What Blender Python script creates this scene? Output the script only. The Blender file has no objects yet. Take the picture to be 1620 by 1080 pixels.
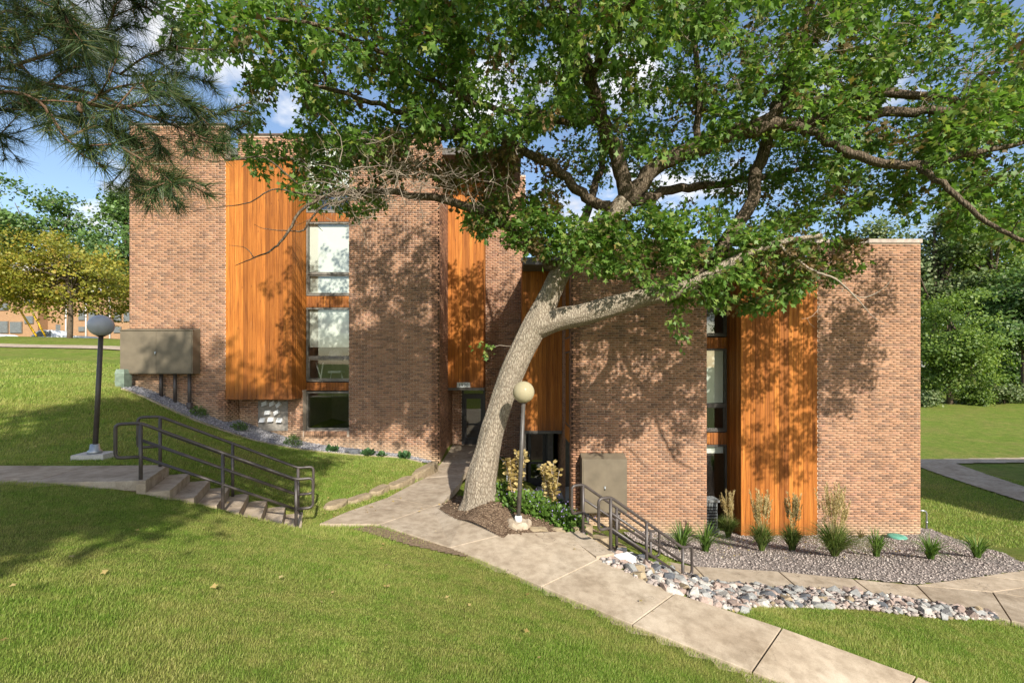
import bpy, math, random
import numpy as np
from mathutils import Vector, Matrix

random.seed(7); RNG = np.random.default_rng(11)
R = math.radians
SC = bpy.context.scene
COL = SC.collection

# ------------------------------------------------------------------ camera, sky, sun, exposure
F = 720.0; CX = 810.0; HY = 575.0            # focal length in photo pixels, centre column, eye-level row
cam_d = bpy.data.cameras.new('camera'); cam = bpy.data.objects.new('camera', cam_d); COL.objects.link(cam)
cam_d.sensor_width = 36.0; cam_d.lens = 36.0*F/1620.0
cam_d.shift_y = (HY-540.0)/1620.0
cam_d.clip_start = 0.05; cam_d.clip_end = 3000
cam.location = (0, 0, 0); cam.rotation_euler = (R(90), 0, 0)
SC.camera = cam
SUN_AZ, SUN_EL = R(20), R(32)                # sun stands behind the camera, to the right
SUN = Vector((math.sin(SUN_AZ)*math.cos(SUN_EL), -math.cos(SUN_AZ)*math.cos(SUN_EL), math.sin(SUN_EL)))
w = bpy.data.worlds.new('World'); SC.world = w; w.use_nodes = True
wn = w.node_tree.nodes; wl = w.node_tree.links; wn.clear()
sky = wn.new('ShaderNodeTexSky'); sky.sky_type = 'NISHITA'; sky.sun_disc = False
sky.sun_elevation = SUN_EL; sky.sun_rotation = math.atan2(SUN.x, SUN.y)
sky.air_density = 1.0; sky.dust_density = 1.3; sky.ozone_density = 1.2; sky.altitude = 250
tc = wn.new('ShaderNodeTexCoord'); sep = wn.new('ShaderNodeSeparateXYZ'); wl.new(tc.outputs['Generated'], sep.inputs[0])
zadd = wn.new('ShaderNodeMath'); zadd.operation = 'ADD'; zadd.inputs[1].default_value = 0.22; wl.new(sep.outputs[2], zadd.inputs[0])
zmax = wn.new('ShaderNodeMath'); zmax.operation = 'MAXIMUM'; zmax.inputs[1].default_value = 0.05; wl.new(zadd.outputs[0], zmax.inputs[0])
dx = wn.new('ShaderNodeMath'); dx.operation = 'DIVIDE'; wl.new(sep.outputs[0], dx.inputs[0]); wl.new(zmax.outputs[0], dx.inputs[1])
dy = wn.new('ShaderNodeMath'); dy.operation = 'DIVIDE'; wl.new(sep.outputs[1], dy.inputs[0]); wl.new(zmax.outputs[0], dy.inputs[1])
cmb = wn.new('ShaderNodeCombineXYZ'); wl.new(dx.outputs[0], cmb.inputs[0]); wl.new(dy.outputs[0], cmb.inputs[1]); cmb.inputs[2].default_value = 11.9
cn = wn.new('ShaderNodeTexNoise'); cn.inputs['Scale'].default_value = 2.1; cn.inputs['Detail'].default_value = 7; cn.inputs['Roughness'].default_value = 0.56
wl.new(cmb.outputs[0], cn.inputs['Vector'])
cr = wn.new('ShaderNodeValToRGB'); cr.color_ramp.elements[0].position = 0.535; cr.color_ramp.elements[1].position = 0.63
wl.new(cn.outputs['Fac'], cr.inputs[0])
cn2 = wn.new('ShaderNodeTexNoise'); cn2.inputs['Scale'].default_value = 5.0; cn2.inputs['Detail'].default_value = 5; wl.new(cmb.outputs[0], cn2.inputs['Vector'])
cc = wn.new('ShaderNodeValToRGB'); cc.color_ramp.elements[0].color = (3.6, 3.8, 4.3, 1); cc.color_ramp.elements[1].color = (5.6, 5.6, 5.6, 1)
cc.color_ramp.elements[0].position = 0.38; cc.color_ramp.elements[1].position = 0.6
wl.new(cn2.outputs['Fac'], cc.inputs[0])
mx = wn.new('ShaderNodeMixRGB'); wl.new(cr.outputs[0], mx.inputs[0]); wl.new(sky.outputs[0], mx.inputs[1]); wl.new(cc.outputs[0], mx.inputs[2])
bg = wn.new('ShaderNodeBackground'); bg.inputs[1].default_value = 0.135; wl.new(mx.outputs[0], bg.inputs[0])
wo = wn.new('ShaderNodeOutputWorld'); wl.new(bg.outputs[0], wo.inputs[0])
sl = bpy.data.lights.new('sun', 'SUN'); sl.energy = 4.9; sl.angle = R(0.53); sl.color = (1.0, 0.94, 0.84)
so = bpy.data.objects.new('sun', sl); COL.objects.link(so); so.rotation_euler = SUN.to_track_quat('Z', 'Y').to_euler(); so.location = (20, -40, 40)
SC.view_settings.view_transform = 'Standard'; SC.view_settings.look = 'None'
SC.view_settings.exposure = 0.66; SC.view_settings.gamma = 1.0; SC.view_settings.use_curve_mapping = False
SC.render.engine = 'CYCLES'
SC.cycles.use_denoising = True
SC.cycles.max_bounces = 6; SC.cycles.diffuse_bounces = 3; SC.cycles.glossy_bounces = 3
SC.cycles.transparent_max_bounces = 8; SC.cycles.transmission_bounces = 4
SC.cycles.sample_clamp_indirect = 6.0; SC.cycles.caustics_reflective = False; SC.cycles.caustics_refractive = False

# ------------------------------------------------------------------ helpers
def D(px, py, d): return np.array(((px-CX)/F*d, d, (HY-py)/F*d))       # a point at a known distance
def G(px, py, z): return D(px, py, -z*F/(py-HY))                       # a point at a known height below the eye

class NT:
    def __init__(s, name):
        s.m = bpy.data.materials.new(name); s.m.use_nodes = True
        s.t = s.m.node_tree; s.n = s.t.nodes; s.l = s.t.links; s.n.clear()
        s.out = s.n.new('ShaderNodeOutputMaterial')
    def node(s, typ, **kw):
        n = s.n.new(typ)
        for k, v in kw.items(): setattr(n, k, v)
        return n
    def link(s, a, b): s.l.new(a, b)
    def noise(s, vec, scale, detail=4, rough=0.55):
        n = s.node('ShaderNodeTexNoise'); n.inputs['Scale'].default_value = scale
        n.inputs['Detail'].default_value = detail; n.inputs['Roughness'].default_value = rough
        if vec is not None: s.link(vec, n.inputs['Vector'])
        return n.outputs['Fac']
    def ramp(s, fac, stops, interp='LINEAR'):
        r = s.node('ShaderNodeValToRGB'); e = r.color_ramp.elements; r.color_ramp.interpolation = interp
        while len(e) < len(stops): e.new(0.5)
        for i, (p, c) in enumerate(stops):
            e[i].position = p; e[i].color = (*c, 1) if len(c) == 3 else c
        s.link(fac, r.inputs[0]); return r.outputs[0]
    def mix(s, fac, a, b, mode='MIX'):
        n = s.node('ShaderNodeMixRGB', blend_type=mode)
        for i, v in enumerate((fac, a, b)):
            if isinstance(v, (int, float)): n.inputs[i].default_value = v if i == 0 else (v, v, v, 1)
            elif isinstance(v, tuple): n.inputs[i].default_value = (*v, 1)
            else: s.link(v, n.inputs[i])
        return n.outputs[0]
    def math(s, op, a, b=None):
        n = s.node('ShaderNodeMath', operation=op)
        for i, v in enumerate((a, b)):
            if v is None: continue
            if isinstance(v, (int, float)): n.inputs[i].default_value = v
            else: s.link(v, n.inputs[i])
        return n.outputs[0]
    def mapping(s, vec, scale):
        n = s.node('ShaderNodeMapping'); n.inputs['Scale'].default_value = scale; s.link(vec, n.inputs[0]); return n.outputs[0]
    def coord(s, which='Object'): return s.node('ShaderNodeTexCoord').outputs[which]
    def pos(s): return s.node('ShaderNodeNewGeometry').outputs['Position']
    def island(s): return s.node('ShaderNodeNewGeometry').outputs['Random Per Island']
    def rand(s): return s.node('ShaderNodeObjectInfo').outputs['Random']
    def bump(s, h, strength=0.3, dist=0.01):
        b = s.node('ShaderNodeBump'); b.inputs['Strength'].default_value = strength; b.inputs['Distance'].default_value = dist
        s.link(h, b.inputs['Height']); return b.outputs[0]
    def finish(s, col, rough=0.8, normal=None, metal=0.0, spec=0.3, trans=None):
        p = s.node('ShaderNodeBsdfPrincipled')
        if isinstance(col, tuple): p.inputs['Base Color'].default_value = (*col, 1)
        else: s.link(col, p.inputs['Base Color'])
        if isinstance(rough, (int, float)): p.inputs['Roughness'].default_value = rough
        else: s.link(rough, p.inputs['Roughness'])
        p.inputs['Metallic'].default_value = metal; p.inputs['Specular IOR Level'].default_value = spec
        if normal is not None: s.link(normal, p.inputs['Normal'])
        if trans:
            t = s.node('ShaderNodeBsdfTranslucent')
            if isinstance(trans[1], tuple): t.inputs[0].default_value = (*trans[1], 1)
            else: s.link(trans[1], t.inputs[0])
            m = s.node('ShaderNodeMixShader'); m.inputs[0].default_value = trans[0]
            s.link(p.outputs[0], m.inputs[1]); s.link(t.outputs[0], m.inputs[2]); s.link(m.outputs[0], s.out.inputs[0])
        else: s.link(p.outputs[0], s.out.inputs[0])
        return s.m

M = {}
BRICK_RAMP = [(0.0, (.225, .128, .085)), (.16, (.26, .148, .095)), (.30, (.325, .176, .104)), (.50, (.375, .202, .119)), (.70, (.405, .222, .13)), (.90, (.435, .25, .152)), (1.0, (.365, .19, .125))]
def brick_mat(name, single):
    t = NT(name); r = t.rand() if single else t.island()
    c = t.ramp(r, BRICK_RAMP)
    n = t.noise(t.pos(), 38, 3); c = t.mix(0.45, c, t.ramp(n, [(.3, (.55, .52, .5)), (.7, (1.15, 1.12, 1.1))]), 'MULTIPLY')
    big = t.noise(t.pos(), 0.55, 3); c = t.mix(0.5, c, t.ramp(big, [(.3, (.86, .85, .85)), (.7, (1.08, 1.07, 1.06))]), 'MULTIPLY')
    sk = t.noise(t.mapping(t.pos(), (2.2, 2.2, .22)), 1, 4); c = t.mix(.6, c, t.ramp(sk, [(.3, (.80, .79, .78)), (.65, (1.06, 1.05, 1.05))]), 'MULTIPLY')
    st = t.node('ShaderNodeAttribute', attribute_name='stain').outputs['Fac']
    sn = t.noise(t.pos(), 6.0, 5); sf = t.math('MULTIPLY', st, t.ramp(sn, [(.25, (.55, .55, .55)), (.65, (1, 1, 1))]))
    c = t.mix(sf, c, (.46, .335, .215))
    return t.finish(c, .88, t.bump(n, .25, .004), spec=.2)
M['brick'] = brick_mat('brick_joined', False); M['brick1'] = brick_mat('brick_single', True)
t = NT('mortar'); n = t.noise(t.pos(), 60, 3); M['mortar'] = t.finish(t.ramp(n, [(.3, (.45, .36, .275)), (.7, (.58, .48, .375))]), .95, t.bump(n, .3, .003), spec=.1)
def wood_mat(name, a, b, cdark):
    t = NT(name); o = t.coord('Object'); r = t.rand()
    off = t.node('ShaderNodeCombineXYZ'); t.link(t.math('MULTIPLY', r, 37.0), off.inputs[0]); t.link(t.math('MULTIPLY', r, 91.0), off.inputs[2])
    v = t.node('ShaderNodeVectorMath', operation='ADD'); t.link(o, v.inputs[0]); t.link(off.outputs[0], v.inputs[1])
    g = t.noise(t.mapping(v.outputs[0], (38, 38, 1.1)), 1.0, 6, .6)
    broad = t.noise(t.mapping(v.outputs[0], (3, 3, .5)), 1.0, 3)
    c = t.ramp(g, [(.28, cdark), (.48, a), (.72, b)])
    c = t.mix(0.55, c, t.ramp(broad, [(.28, (.52, .44, .38)), (.5, (.95, .92, .9)), (.72, (1.2, 1.22, 1.3))]), 'MULTIPLY')
    c = t.mix(0.75, c, t.ramp(r, [(0, (.55, .48, .45)), (.2, (.82, .76, .7)), (.6, (1.05, 1.0, .96)), (1, (1.35, 1.4, 1.4))]), 'MULTIPLY')
    kn = t.node('ShaderNodeTexVoronoi'); kn.inputs['Scale'].default_value = 1.0; t.link(t.mapping(v.outputs[0], (7, 7, 2.2)), kn.inputs['Vector'])
    c = t.mix(t.ramp(kn.outputs['Distance'], [(.05, (.8, .8, .8)), (.12, (0, 0, 0))]), c, (.13, .045, .012))
    sz_ = t.node('ShaderNodeSeparateXYZ'); t.link(o, sz_.inputs[0]); wn_ = t.noise(t.mapping(v.outputs[0], (14, 14, 1.6)), 1, 5, .65)
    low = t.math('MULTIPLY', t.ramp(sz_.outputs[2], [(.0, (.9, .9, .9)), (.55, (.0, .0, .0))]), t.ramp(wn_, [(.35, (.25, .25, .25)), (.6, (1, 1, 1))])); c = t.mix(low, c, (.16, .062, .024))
    c = t.mix(t.ramp(wn_, [(.58, (0, 0, 0)), (.74, (.55, .55, .55))]), c, (.22, .085, .03)); c = t.mix(t.ramp(wn_, [(.22, (.4, .4, .4)), (.36, (0, 0, 0))]), c, (.52, .34, .16))
    return t.finish(c, .68, t.bump(g, .3, .003), spec=.25)
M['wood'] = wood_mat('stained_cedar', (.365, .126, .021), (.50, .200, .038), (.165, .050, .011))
t = NT('concrete'); p = t.pos(); a = t.noise(p, 1.1, 5); b = t.noise(p, 90, 3); d = t.noise(p, 7, 4)
c = t.ramp(a, [(.3, (.37, .295, .215)), (.5, (.44, .36, .27)), (.72, (.50, .42, .325))])
c = t.mix(.5, c, t.ramp(b, [(.3, (.72, .72, .72)), (.7, (1.15, 1.15, 1.15))]), 'MULTIPLY')
c = t.mix(.55, c, t.ramp(d, [(.32, (.62, .59, .55)), (.6, (1.08, 1.08, 1.08))]), 'MULTIPLY'); c = t.mix(.7, c, t.ramp(t.noise(p, 2.6, 6, .65), [(.36, (.70, .68, .65)), (.5, (1.0, 1.0, 1.0))]), 'MULTIPLY')
c = t.mix(.8, c, t.ramp(t.rand(), [(0, (.9, .9, .9)), (1, (1.08, 1.07, 1.05))]), 'MULTIPLY')
cv = t.node('ShaderNodeTexVoronoi', feature='DISTANCE_TO_EDGE'); cv.inputs['Scale'].default_value = .75; wv_ = t.node('ShaderNodeVectorMath', operation='ADD'); t.link(p, wv_.inputs[0]); cn_n = t.node('ShaderNodeTexNoise'); cn_n.inputs['Scale'].default_value = 3.5; cn_n.inputs['Detail'].default_value = 5; t.link(p, cn_n.inputs['Vector']); t.link(cn_n.outputs['Color'], wv_.inputs[1]); t.link(wv_.outputs[0], cv.inputs['Vector'])
ck = t.math('MULTIPLY', t.ramp(cv.outputs['Distance'], [(.0, (1, 1, 1)), (.007, (0, 0, 0))]), t.ramp(t.noise(p, .8, 2), [(.52, (0, 0, 0)), (.6, (.75, .75, .75))]))
c = t.mix(ck, c, (.10, .08, .06)); sp_n = t.noise(p, 26, 2); c = t.mix(t.ramp(sp_n, [(.70, (0, 0, 0)), (.76, (.5, .5, .5))]), c, (.16, .12, .085))
M['concrete'] = t.finish(c, .92, t.bump(b, .35, .003), spec=.15)
t = NT('pale_concrete'); b = t.noise(t.pos(), 40, 4); M['pale_concrete'] = t.finish(t.ramp(b, [(.3, (.42, .40, .36)), (.7, (.6, .57, .52))]), .9, t.bump(b, .4, .004))
t = NT('white_paint'); b = t.noise(t.pos(), 14, 4); M['white'] = t.finish(t.ramp(b, [(.3, (.68, .68, .66)), (.6, (.82, .82, .8))]), .7)
def flat(name, col, rough=.5, metal=0., spec=.4, var=.25, sc=9):
    t = NT(name); n = t.noise(t.pos(), sc, 4)
    lo = tuple(max(0, x*(1-var)) for x in col); hi = tuple(min(1, x*(1+var)) for x in col)
    return t.finish(t.ramp(n, [(.3, lo), (.7, hi)]), rough, t.bump(n, .08, .004), metal, spec)
M['rail'] = flat('brown_rail_paint', (.062, .050, .044), .42, 0, .5)
M['bronze'] = flat('dark_bronze_frame', (.075, .066, .056), .45, 0, .5)
M['greyframe'] = flat('grey_window_frame', (.17, .155, .13), .5)
M['cabinet'] = flat('taupe_cabinet', (.15, .122, .083), .5, 0, .4, .16, 3)
M['steel'] = flat('galvanised_steel', (.42, .44, .45), .4, .8)
M['blackm'] = flat('black_metal', (.02, .02, .021), .45)
M['coping'] = flat('coping_metal', (.36, .29, .235), .5)
M['copdark'] = flat('dark_coping', (.10, .07, .05), .5)
M['green_box'] = flat('green_enclosure', (.17, .215, .165), .6)
M['lidgreen'] = flat('green_plastic_lid', (.11, .33, .24), .5)
M['acunit'] = flat('grey_unit', (.13, .14, .14), .6)
M['shade'] = flat('white_roller_shade', (.82, .83, .74), .9, 0, .1, .04, 2)
M['room'] = flat('room_plaster', (.20, .185, .16), .9, 0, .1, .1)
M['chairgrey'] = flat('grey_chair_fabric', (.32, .33, .34), .8)
M['yellow'] = flat('yellow_plastic', (.78, .47, .02), .5, 0, .4, .08)
M['carwhite'] = flat('white_car_paint', (.78, .79, .80), .25, 0, .6, .03)
M['tyre'] = flat('rubber', (.02, .02, .02), .9)
M['roofdark'] = flat('dark_roof', (.12, .11, .10), .8)
M['roofgrey'] = flat('pale_roof', (.52, .50, .47), .8)
M['asphalt'] = flat('asphalt', (.055, .055, .056), .95, 0, .2, .3, 20)
M['sign'] = flat('sign_plate', (.52, .55, .54), .5, 0, .4, .06)
M['ink'] = flat('sign_ink', (.03, .06, .08), .6)
M['louver'] = flat('vent_panel_grey', (.25, .225, .19), .7)
M['dirt'] = flat('soil', (.20, .145, .095), .97, 0, .1, .4, 25)
t = NT('window_glass'); fr = t.node('ShaderNodeFresnel'); fr.inputs[0].default_value = 1.52
tr = t.node('ShaderNodeBsdfTransparent'); tr.inputs[0].default_value = (.93, .96, .94, 1)
gl = t.node('ShaderNodeBsdfGlossy'); gl.inputs['Roughness'].default_value = 0.01; gl.inputs[0].default_value = (.95, 1, .97, 1)
gb = t.noise(t.pos(), 1.3, 2); t.link(t.bump(gb, .05, .02), gl.inputs['Normal'])
mxs = t.node('ShaderNodeMixShader'); t.link(t.math('MINIMUM', t.math('ADD', t.math('MULTIPLY', fr.outputs[0], 1.9), .05), 1.0), mxs.inputs[0])
t.link(tr.outputs[0], mxs.inputs[1]); t.link(gl.outputs[0], mxs.inputs[2]); t.link(mxs.outputs[0], t.out.inputs[0]); M['glass'] = t.m
t = NT('smoked_globe'); M['globe_grey'] = t.finish(t.ramp(t.noise(t.pos(), 5, 3), [(.3, (.33, .34, .385)), (.7, (.39, .40, .445))]), .32, spec=.45)
t = NT('amber_globe'); p = t.node('ShaderNodeBsdfPrincipled'); p.inputs['Base Color'].default_value = (.66, .58, .37, 1); p.inputs['Roughness'].default_value = .10
p.inputs['Transmission Weight'].default_value = .5; p.inputs['IOR'].default_value = 1.2; t.link(p.outputs[0], t.out.inputs[0]); M['globe_amber'] = t.m
def bark_mat(name, a, b, dark, sc):
    t = NT(name); p = t.pos(); nz = t.noise(p, 3, 4)
    v = t.node('ShaderNodeTexVoronoi'); v.inputs['Scale'].default_value = 1; v.feature = 'DISTANCE_TO_EDGE'
    wv = t.node('ShaderNodeVectorMath', operation='ADD'); t.link(t.mapping(p, (sc, sc, sc*.3)), wv.inputs[0])
    nn = t.node('ShaderNodeTexNoise'); nn.inputs['Scale'].default_value = 6; t.link(p, nn.inputs['Vector']); t.link(nn.outputs['Color'], wv.inputs[1])
    t.link(wv.outputs[0], v.inputs['Vector'])
    f = t.noise(t.mapping(p, (45, 45, 22)), 1, 5)
    h = t.mix(.68, t.ramp(v.outputs['Distance'], [(0, (0, 0, 0)), (.25, (1, 1, 1))]), t.mix(.5, f, t.noise(t.mapping(p, (70, 70, 9)), 1, 4)))
    c = t.ramp(h, [(.28, dark), (.5, a), (.72, b)])
    c = t.mix(.5, c, t.ramp(nz, [(.3, (.75, .76, .72)), (.7, (1.12, 1.08, 1.05))]), 'MULTIPLY')
    return t.finish(c, .95, t.bump(h, .9, .02), spec=.1)
M['bark'] = bark_mat('oak_bark', (.27, .225, .172), (.385, .335, .265), (.125, .098, .072), 34)
M['bark_dark'] = bark_mat('branch_bark', (.115, .088, .062), (.19, .15, .11), (.04, .03, .022), 30)
M['twig'] = flat('dead_twig', (.30, .245, .19), .9)
M['pinebark'] = flat('pine_bark', (.14, .085, .055), .9, 0, .1, .4, 30)
def leaf_mat(name, stops, tmix=.35, tcol=1.6, rough=.5, nsc=.35, pat=((.68, .74, .6), (1.2, 1.18, 1.15))):
    t = NT(name); r = t.island(); c = t.ramp(r, stops)
    n = t.noise(t.pos(), nsc, 3); c = t.mix(.8, c, t.ramp(n, [(.32, pat[0]), (.68, pat[1])]), 'MULTIPLY')
    tc_ = t.mix(1.0, c, (tcol, tcol*1.05, tcol*.6), 'MULTIPLY')
    return t.finish(c, rough, spec=.35, trans=(tmix, tc_))
M['leaf'] = leaf_mat('oak_leaf', [(0, (.058, .122, .022)), (.3, (.092, .178, .032)), (.6, (.135, .232, .044)), (.85, (.195, .285, .066)), (.965, (.27, .28, .085)), (1, (.27, .17, .06))], tmix=.38, nsc=.8)
M['leaf_brown'] = leaf_mat('dry_oak_leaf', [(0, (.20, .12, .06)), (.4, (.15, .10, .045)), (.7, (.10, .11, .03)), (1, (.26, .17, .09))], .25, 1.3, .7)
M['leaf_yellow'] = leaf_mat('locust_leaf', [(0, (.15, .165, .022)), (.4, (.235, .225, .028)), (.75, (.30, .27, .036)), (1, (.33, .21, .035))], .3, 1.4)
M['leaf_dark'] = leaf_mat('dark_tree_leaf', [(0, (.058, .115, .032)), (.5, (.10, .178, .046)), (.85, (.15, .235, .062)), (1, (.26, .285, .17))], .3, 1.4)
M['leaf_mid'] = leaf_mat('mid_tree_leaf', [(0, (.085, .145, .028)), (.5, (.14, .215, .04)), (1, (.215, .28, .055))], .35, 1.5)
M['leaf_grey'] = leaf_mat('grey_tree_leaf', [(0, (.085, .135, .046)), (.5, (.15, .205, .078)), (1, (.28, .305, .16))], .3, 1.3)
M['needle'] = leaf_mat('pine_needle', [(0, (.026, .050, .018)), (.4, (.042, .076, .026)), (.8, (.075, .12, .036)), (1, (.16, .13, .05))], .2, 1.3, .45, 1.5)
t = NT('grass_blade'); r = t.island(); p = t.pos()
g = t.ramp(r, [(0, (.115, .205, .024)), (.45, (.18, .29, .040)), (.8, (.25, .34, .056)), (1, (.40, .42, .14))])
s = t.ramp(r, [(0, (.29, .29, .07)), (.5, (.42, .385, .125)), (1, (.56, .48, .21))])
n1 = t.noise(p, .55, 4, .6); n2 = t.noise(p, 5.0, 4, .6)
mk = t.math('MULTIPLY', t.math('ADD', n1, n2), .5)
c = t.mix(t.ramp(mk, [(.42, (0, 0, 0)), (.60, (.62, .62, .62))]), g, s)
M['grass'] = t.finish(c, .55, spec=.25, trans=(.3, t.mix(1, c, (1.4, 1.45, .8), 'MULTIPLY')))
t = NT('lawn_soil'); p = t.pos(); n1 = t.noise(p, .55, 4, .6); n2 = t.noise(p, 5, 4, .6); n3 = t.noise(p, 60, 4, .7)
mk = t.math('MULTIPLY', t.math('ADD', n1, n2), .5)
g = t.ramp(n3, [(.3, (.055, .088, .014)), (.5, (.13, .19, .028)), (.7, (.21, .26, .046))])
s = t.ramp(n3, [(.3, (.10, .095, .03)), (.5, (.20, .19, .055)), (.7, (.30, .26, .10))])
c = t.mix(t.ramp(mk, [(.42, (0, 0, 0)), (.60, (.75, .75, .75))]), g, s)
c = t.mix(.7, c, t.ramp(t.noise(p, 2.2, 5, .7), [(.3, (.62, .66, .55)), (.7, (1.25, 1.22, 1.2))]), 'MULTIPLY'); c = t.mix(.6, c, t.ramp(t.noise(p, 13, 4, .7), [(.3, (.62, .65, .55)), (.7, (1.3, 1.28, 1.2))]), 'MULTIPLY')
M['lawn'] = t.finish(c, .9, t.bump(n3, .8, .03), spec=.1)
def gravel_mat(name, stops):
    t = NT(name); return t.finish(t.ramp(t.island(), stops), .85, spec=.2)
M['gravel'] = gravel_mat('gravel_stone', [(0, (.17, .15, .14)), (.3, (.27, .23, .205)), (.6, (.36, .30, .265)), (.85, (.44, .37, .33)), (1, (.55, .49, .43))])
M['gravel_grey'] = gravel_mat('grey_gravel_stone', [(0, (.16, .16, .175)), (.4, (.27, .265, .28)), (.8, (.38, .37, .38)), (1, (.5, .47, .45))])
M['mulch'] = gravel_mat('mulch_chip', [(0, (.10, .065, .04)), (.5, (.19, .13, .085)), (.9, (.29, .21, .14)), (1, (.42, .33, .22))])
def bed_mat(name, stops, sc):
    t = NT(name); v = t.node('ShaderNodeTexVoronoi'); v.inputs['Scale'].default_value = sc; t.link(t.pos(), v.inputs['Vector'])
    sp = t.node('ShaderNodeSeparateColor'); t.link(v.outputs['Color'], sp.inputs[0])
    return t.finish(t.ramp(sp.outputs[0], stops), .95, t.bump(v.outputs['Distance'], .7, .02), spec=.1)
M['bed'] = bed_mat('gravel_base', [(0, (.12, .10, .09)), (.5, (.26, .22, .195)), (1, (.40, .34, .30))], 34)
M['bed_grey'] = bed_mat('grey_gravel_base', [(0, (.12, .12, .13)), (.5, (.24, .235, .245)), (1, (.36, .35, .35))], 34)
M['bed_mulch'] = bed_mat('mulch_base', [(0, (.07, .045, .03)), (.5, (.15, .10, .065)), (1, (.25, .18, .12))], 45)
def rock_mat(name, a, b):
    t = NT(name); p = t.pos(); n = t.noise(p, 9, 5, .65); n2 = t.noise(p, 45, 3)
    c = t.ramp(n, [(.3, a), (.7, b)]); c = t.mix(.5, c, t.ramp(n2, [(.3, (.65, .65, .65)), (.7, (1.2, 1.2, 1.2))]), 'MULTIPLY')
    return t.finish(c, .85, t.bump(n2, .5, .01), spec=.25)
M['rock_grey'] = rock_mat('grey_granite', (.22, .22, .21), (.38, .375, .355))
M['rock_pink'] = rock_mat('pink_granite', (.31, .225, .185), (.44, .345, .29))
M['rock_white'] = rock_mat('pale_granite', (.36, .335, .30), (.52, .49, .44))
M['rock_dark'] = rock_mat('dark_basalt', (.07, .075, .085), (.17, .175, .185))
M['rock_tan'] = rock_mat('tan_limestone', (.23, .175, .105), (.38, .30, .195))
M['plant'] = leaf_mat('bed_plant_leaf', [(0, (.07, .14, .024)), (.5, (.12, .21, .036)), (1, (.18, .27, .06))], .3, 1.4)
M['hosta'] = leaf_mat('hosta_leaf', [(0, (.05, .12, .05)), (1, (.11, .20, .075))], .25, 1.3)
M['dryleaf'] = leaf_mat('dry_yellow_leaf', [(0, (.36, .25, .09)), (.5, (.48, .36, .15)), (1, (.58, .46, .24))], .3, 1.2)
M['reed'] = leaf_mat('reed_blade', [(0, (.085, .14, .03)), (.5, (.14, .20, .045)), (1, (.26, .27, .10))], .25, 1.3)
M['plume'] = leaf_mat('reed_plume', [(0, (.42, .31, .14)), (.5, (.54, .42, .22)), (1, (.62, .52, .32))], .3, 1.2)
M['petal'] = flat('violet_petal', (.30, .24, .48), .7)

def link(o, parent=None):
    COL.objects.link(o)
    if parent is not None: o.parent = parent
    return o
def tag(o, label=None, cat=None, group=None, kind=None):
    if label: o['label'] = label
    if cat: o['category'] = cat
    if group: o['group'] = group
    if kind: o['kind'] = kind
    return o
def empty(name, loc, label, cat, group=None):
    o = bpy.data.objects.new(name, None); o.location = tuple(map(float, loc)); o.empty_display_size = .2
    COL.objects.link(o); return tag(o, label, cat, group)
def np_mesh(name, V, Fc, smooth=False):
    V = np.asarray(V, dtype=np.float32).reshape(-1, 3); me = bpy.data.meshes.new(name)
    Fc = np.asarray(Fc, dtype=np.int32); k = Fc.shape[1]; nf = len(Fc)
    me.vertices.add(len(V)); me.vertices.foreach_set('co', V.ravel())
    me.loops.add(nf*k); me.loops.foreach_set('vertex_index', Fc.ravel())
    me.polygons.add(nf); me.polygons.foreach_set('loop_start', np.arange(0, nf*k, k, dtype=np.int32))
    if smooth: me.polygons.foreach_set('use_smooth', np.ones(nf, dtype=bool))
    me.update(calc_edges=True); return me
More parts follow.
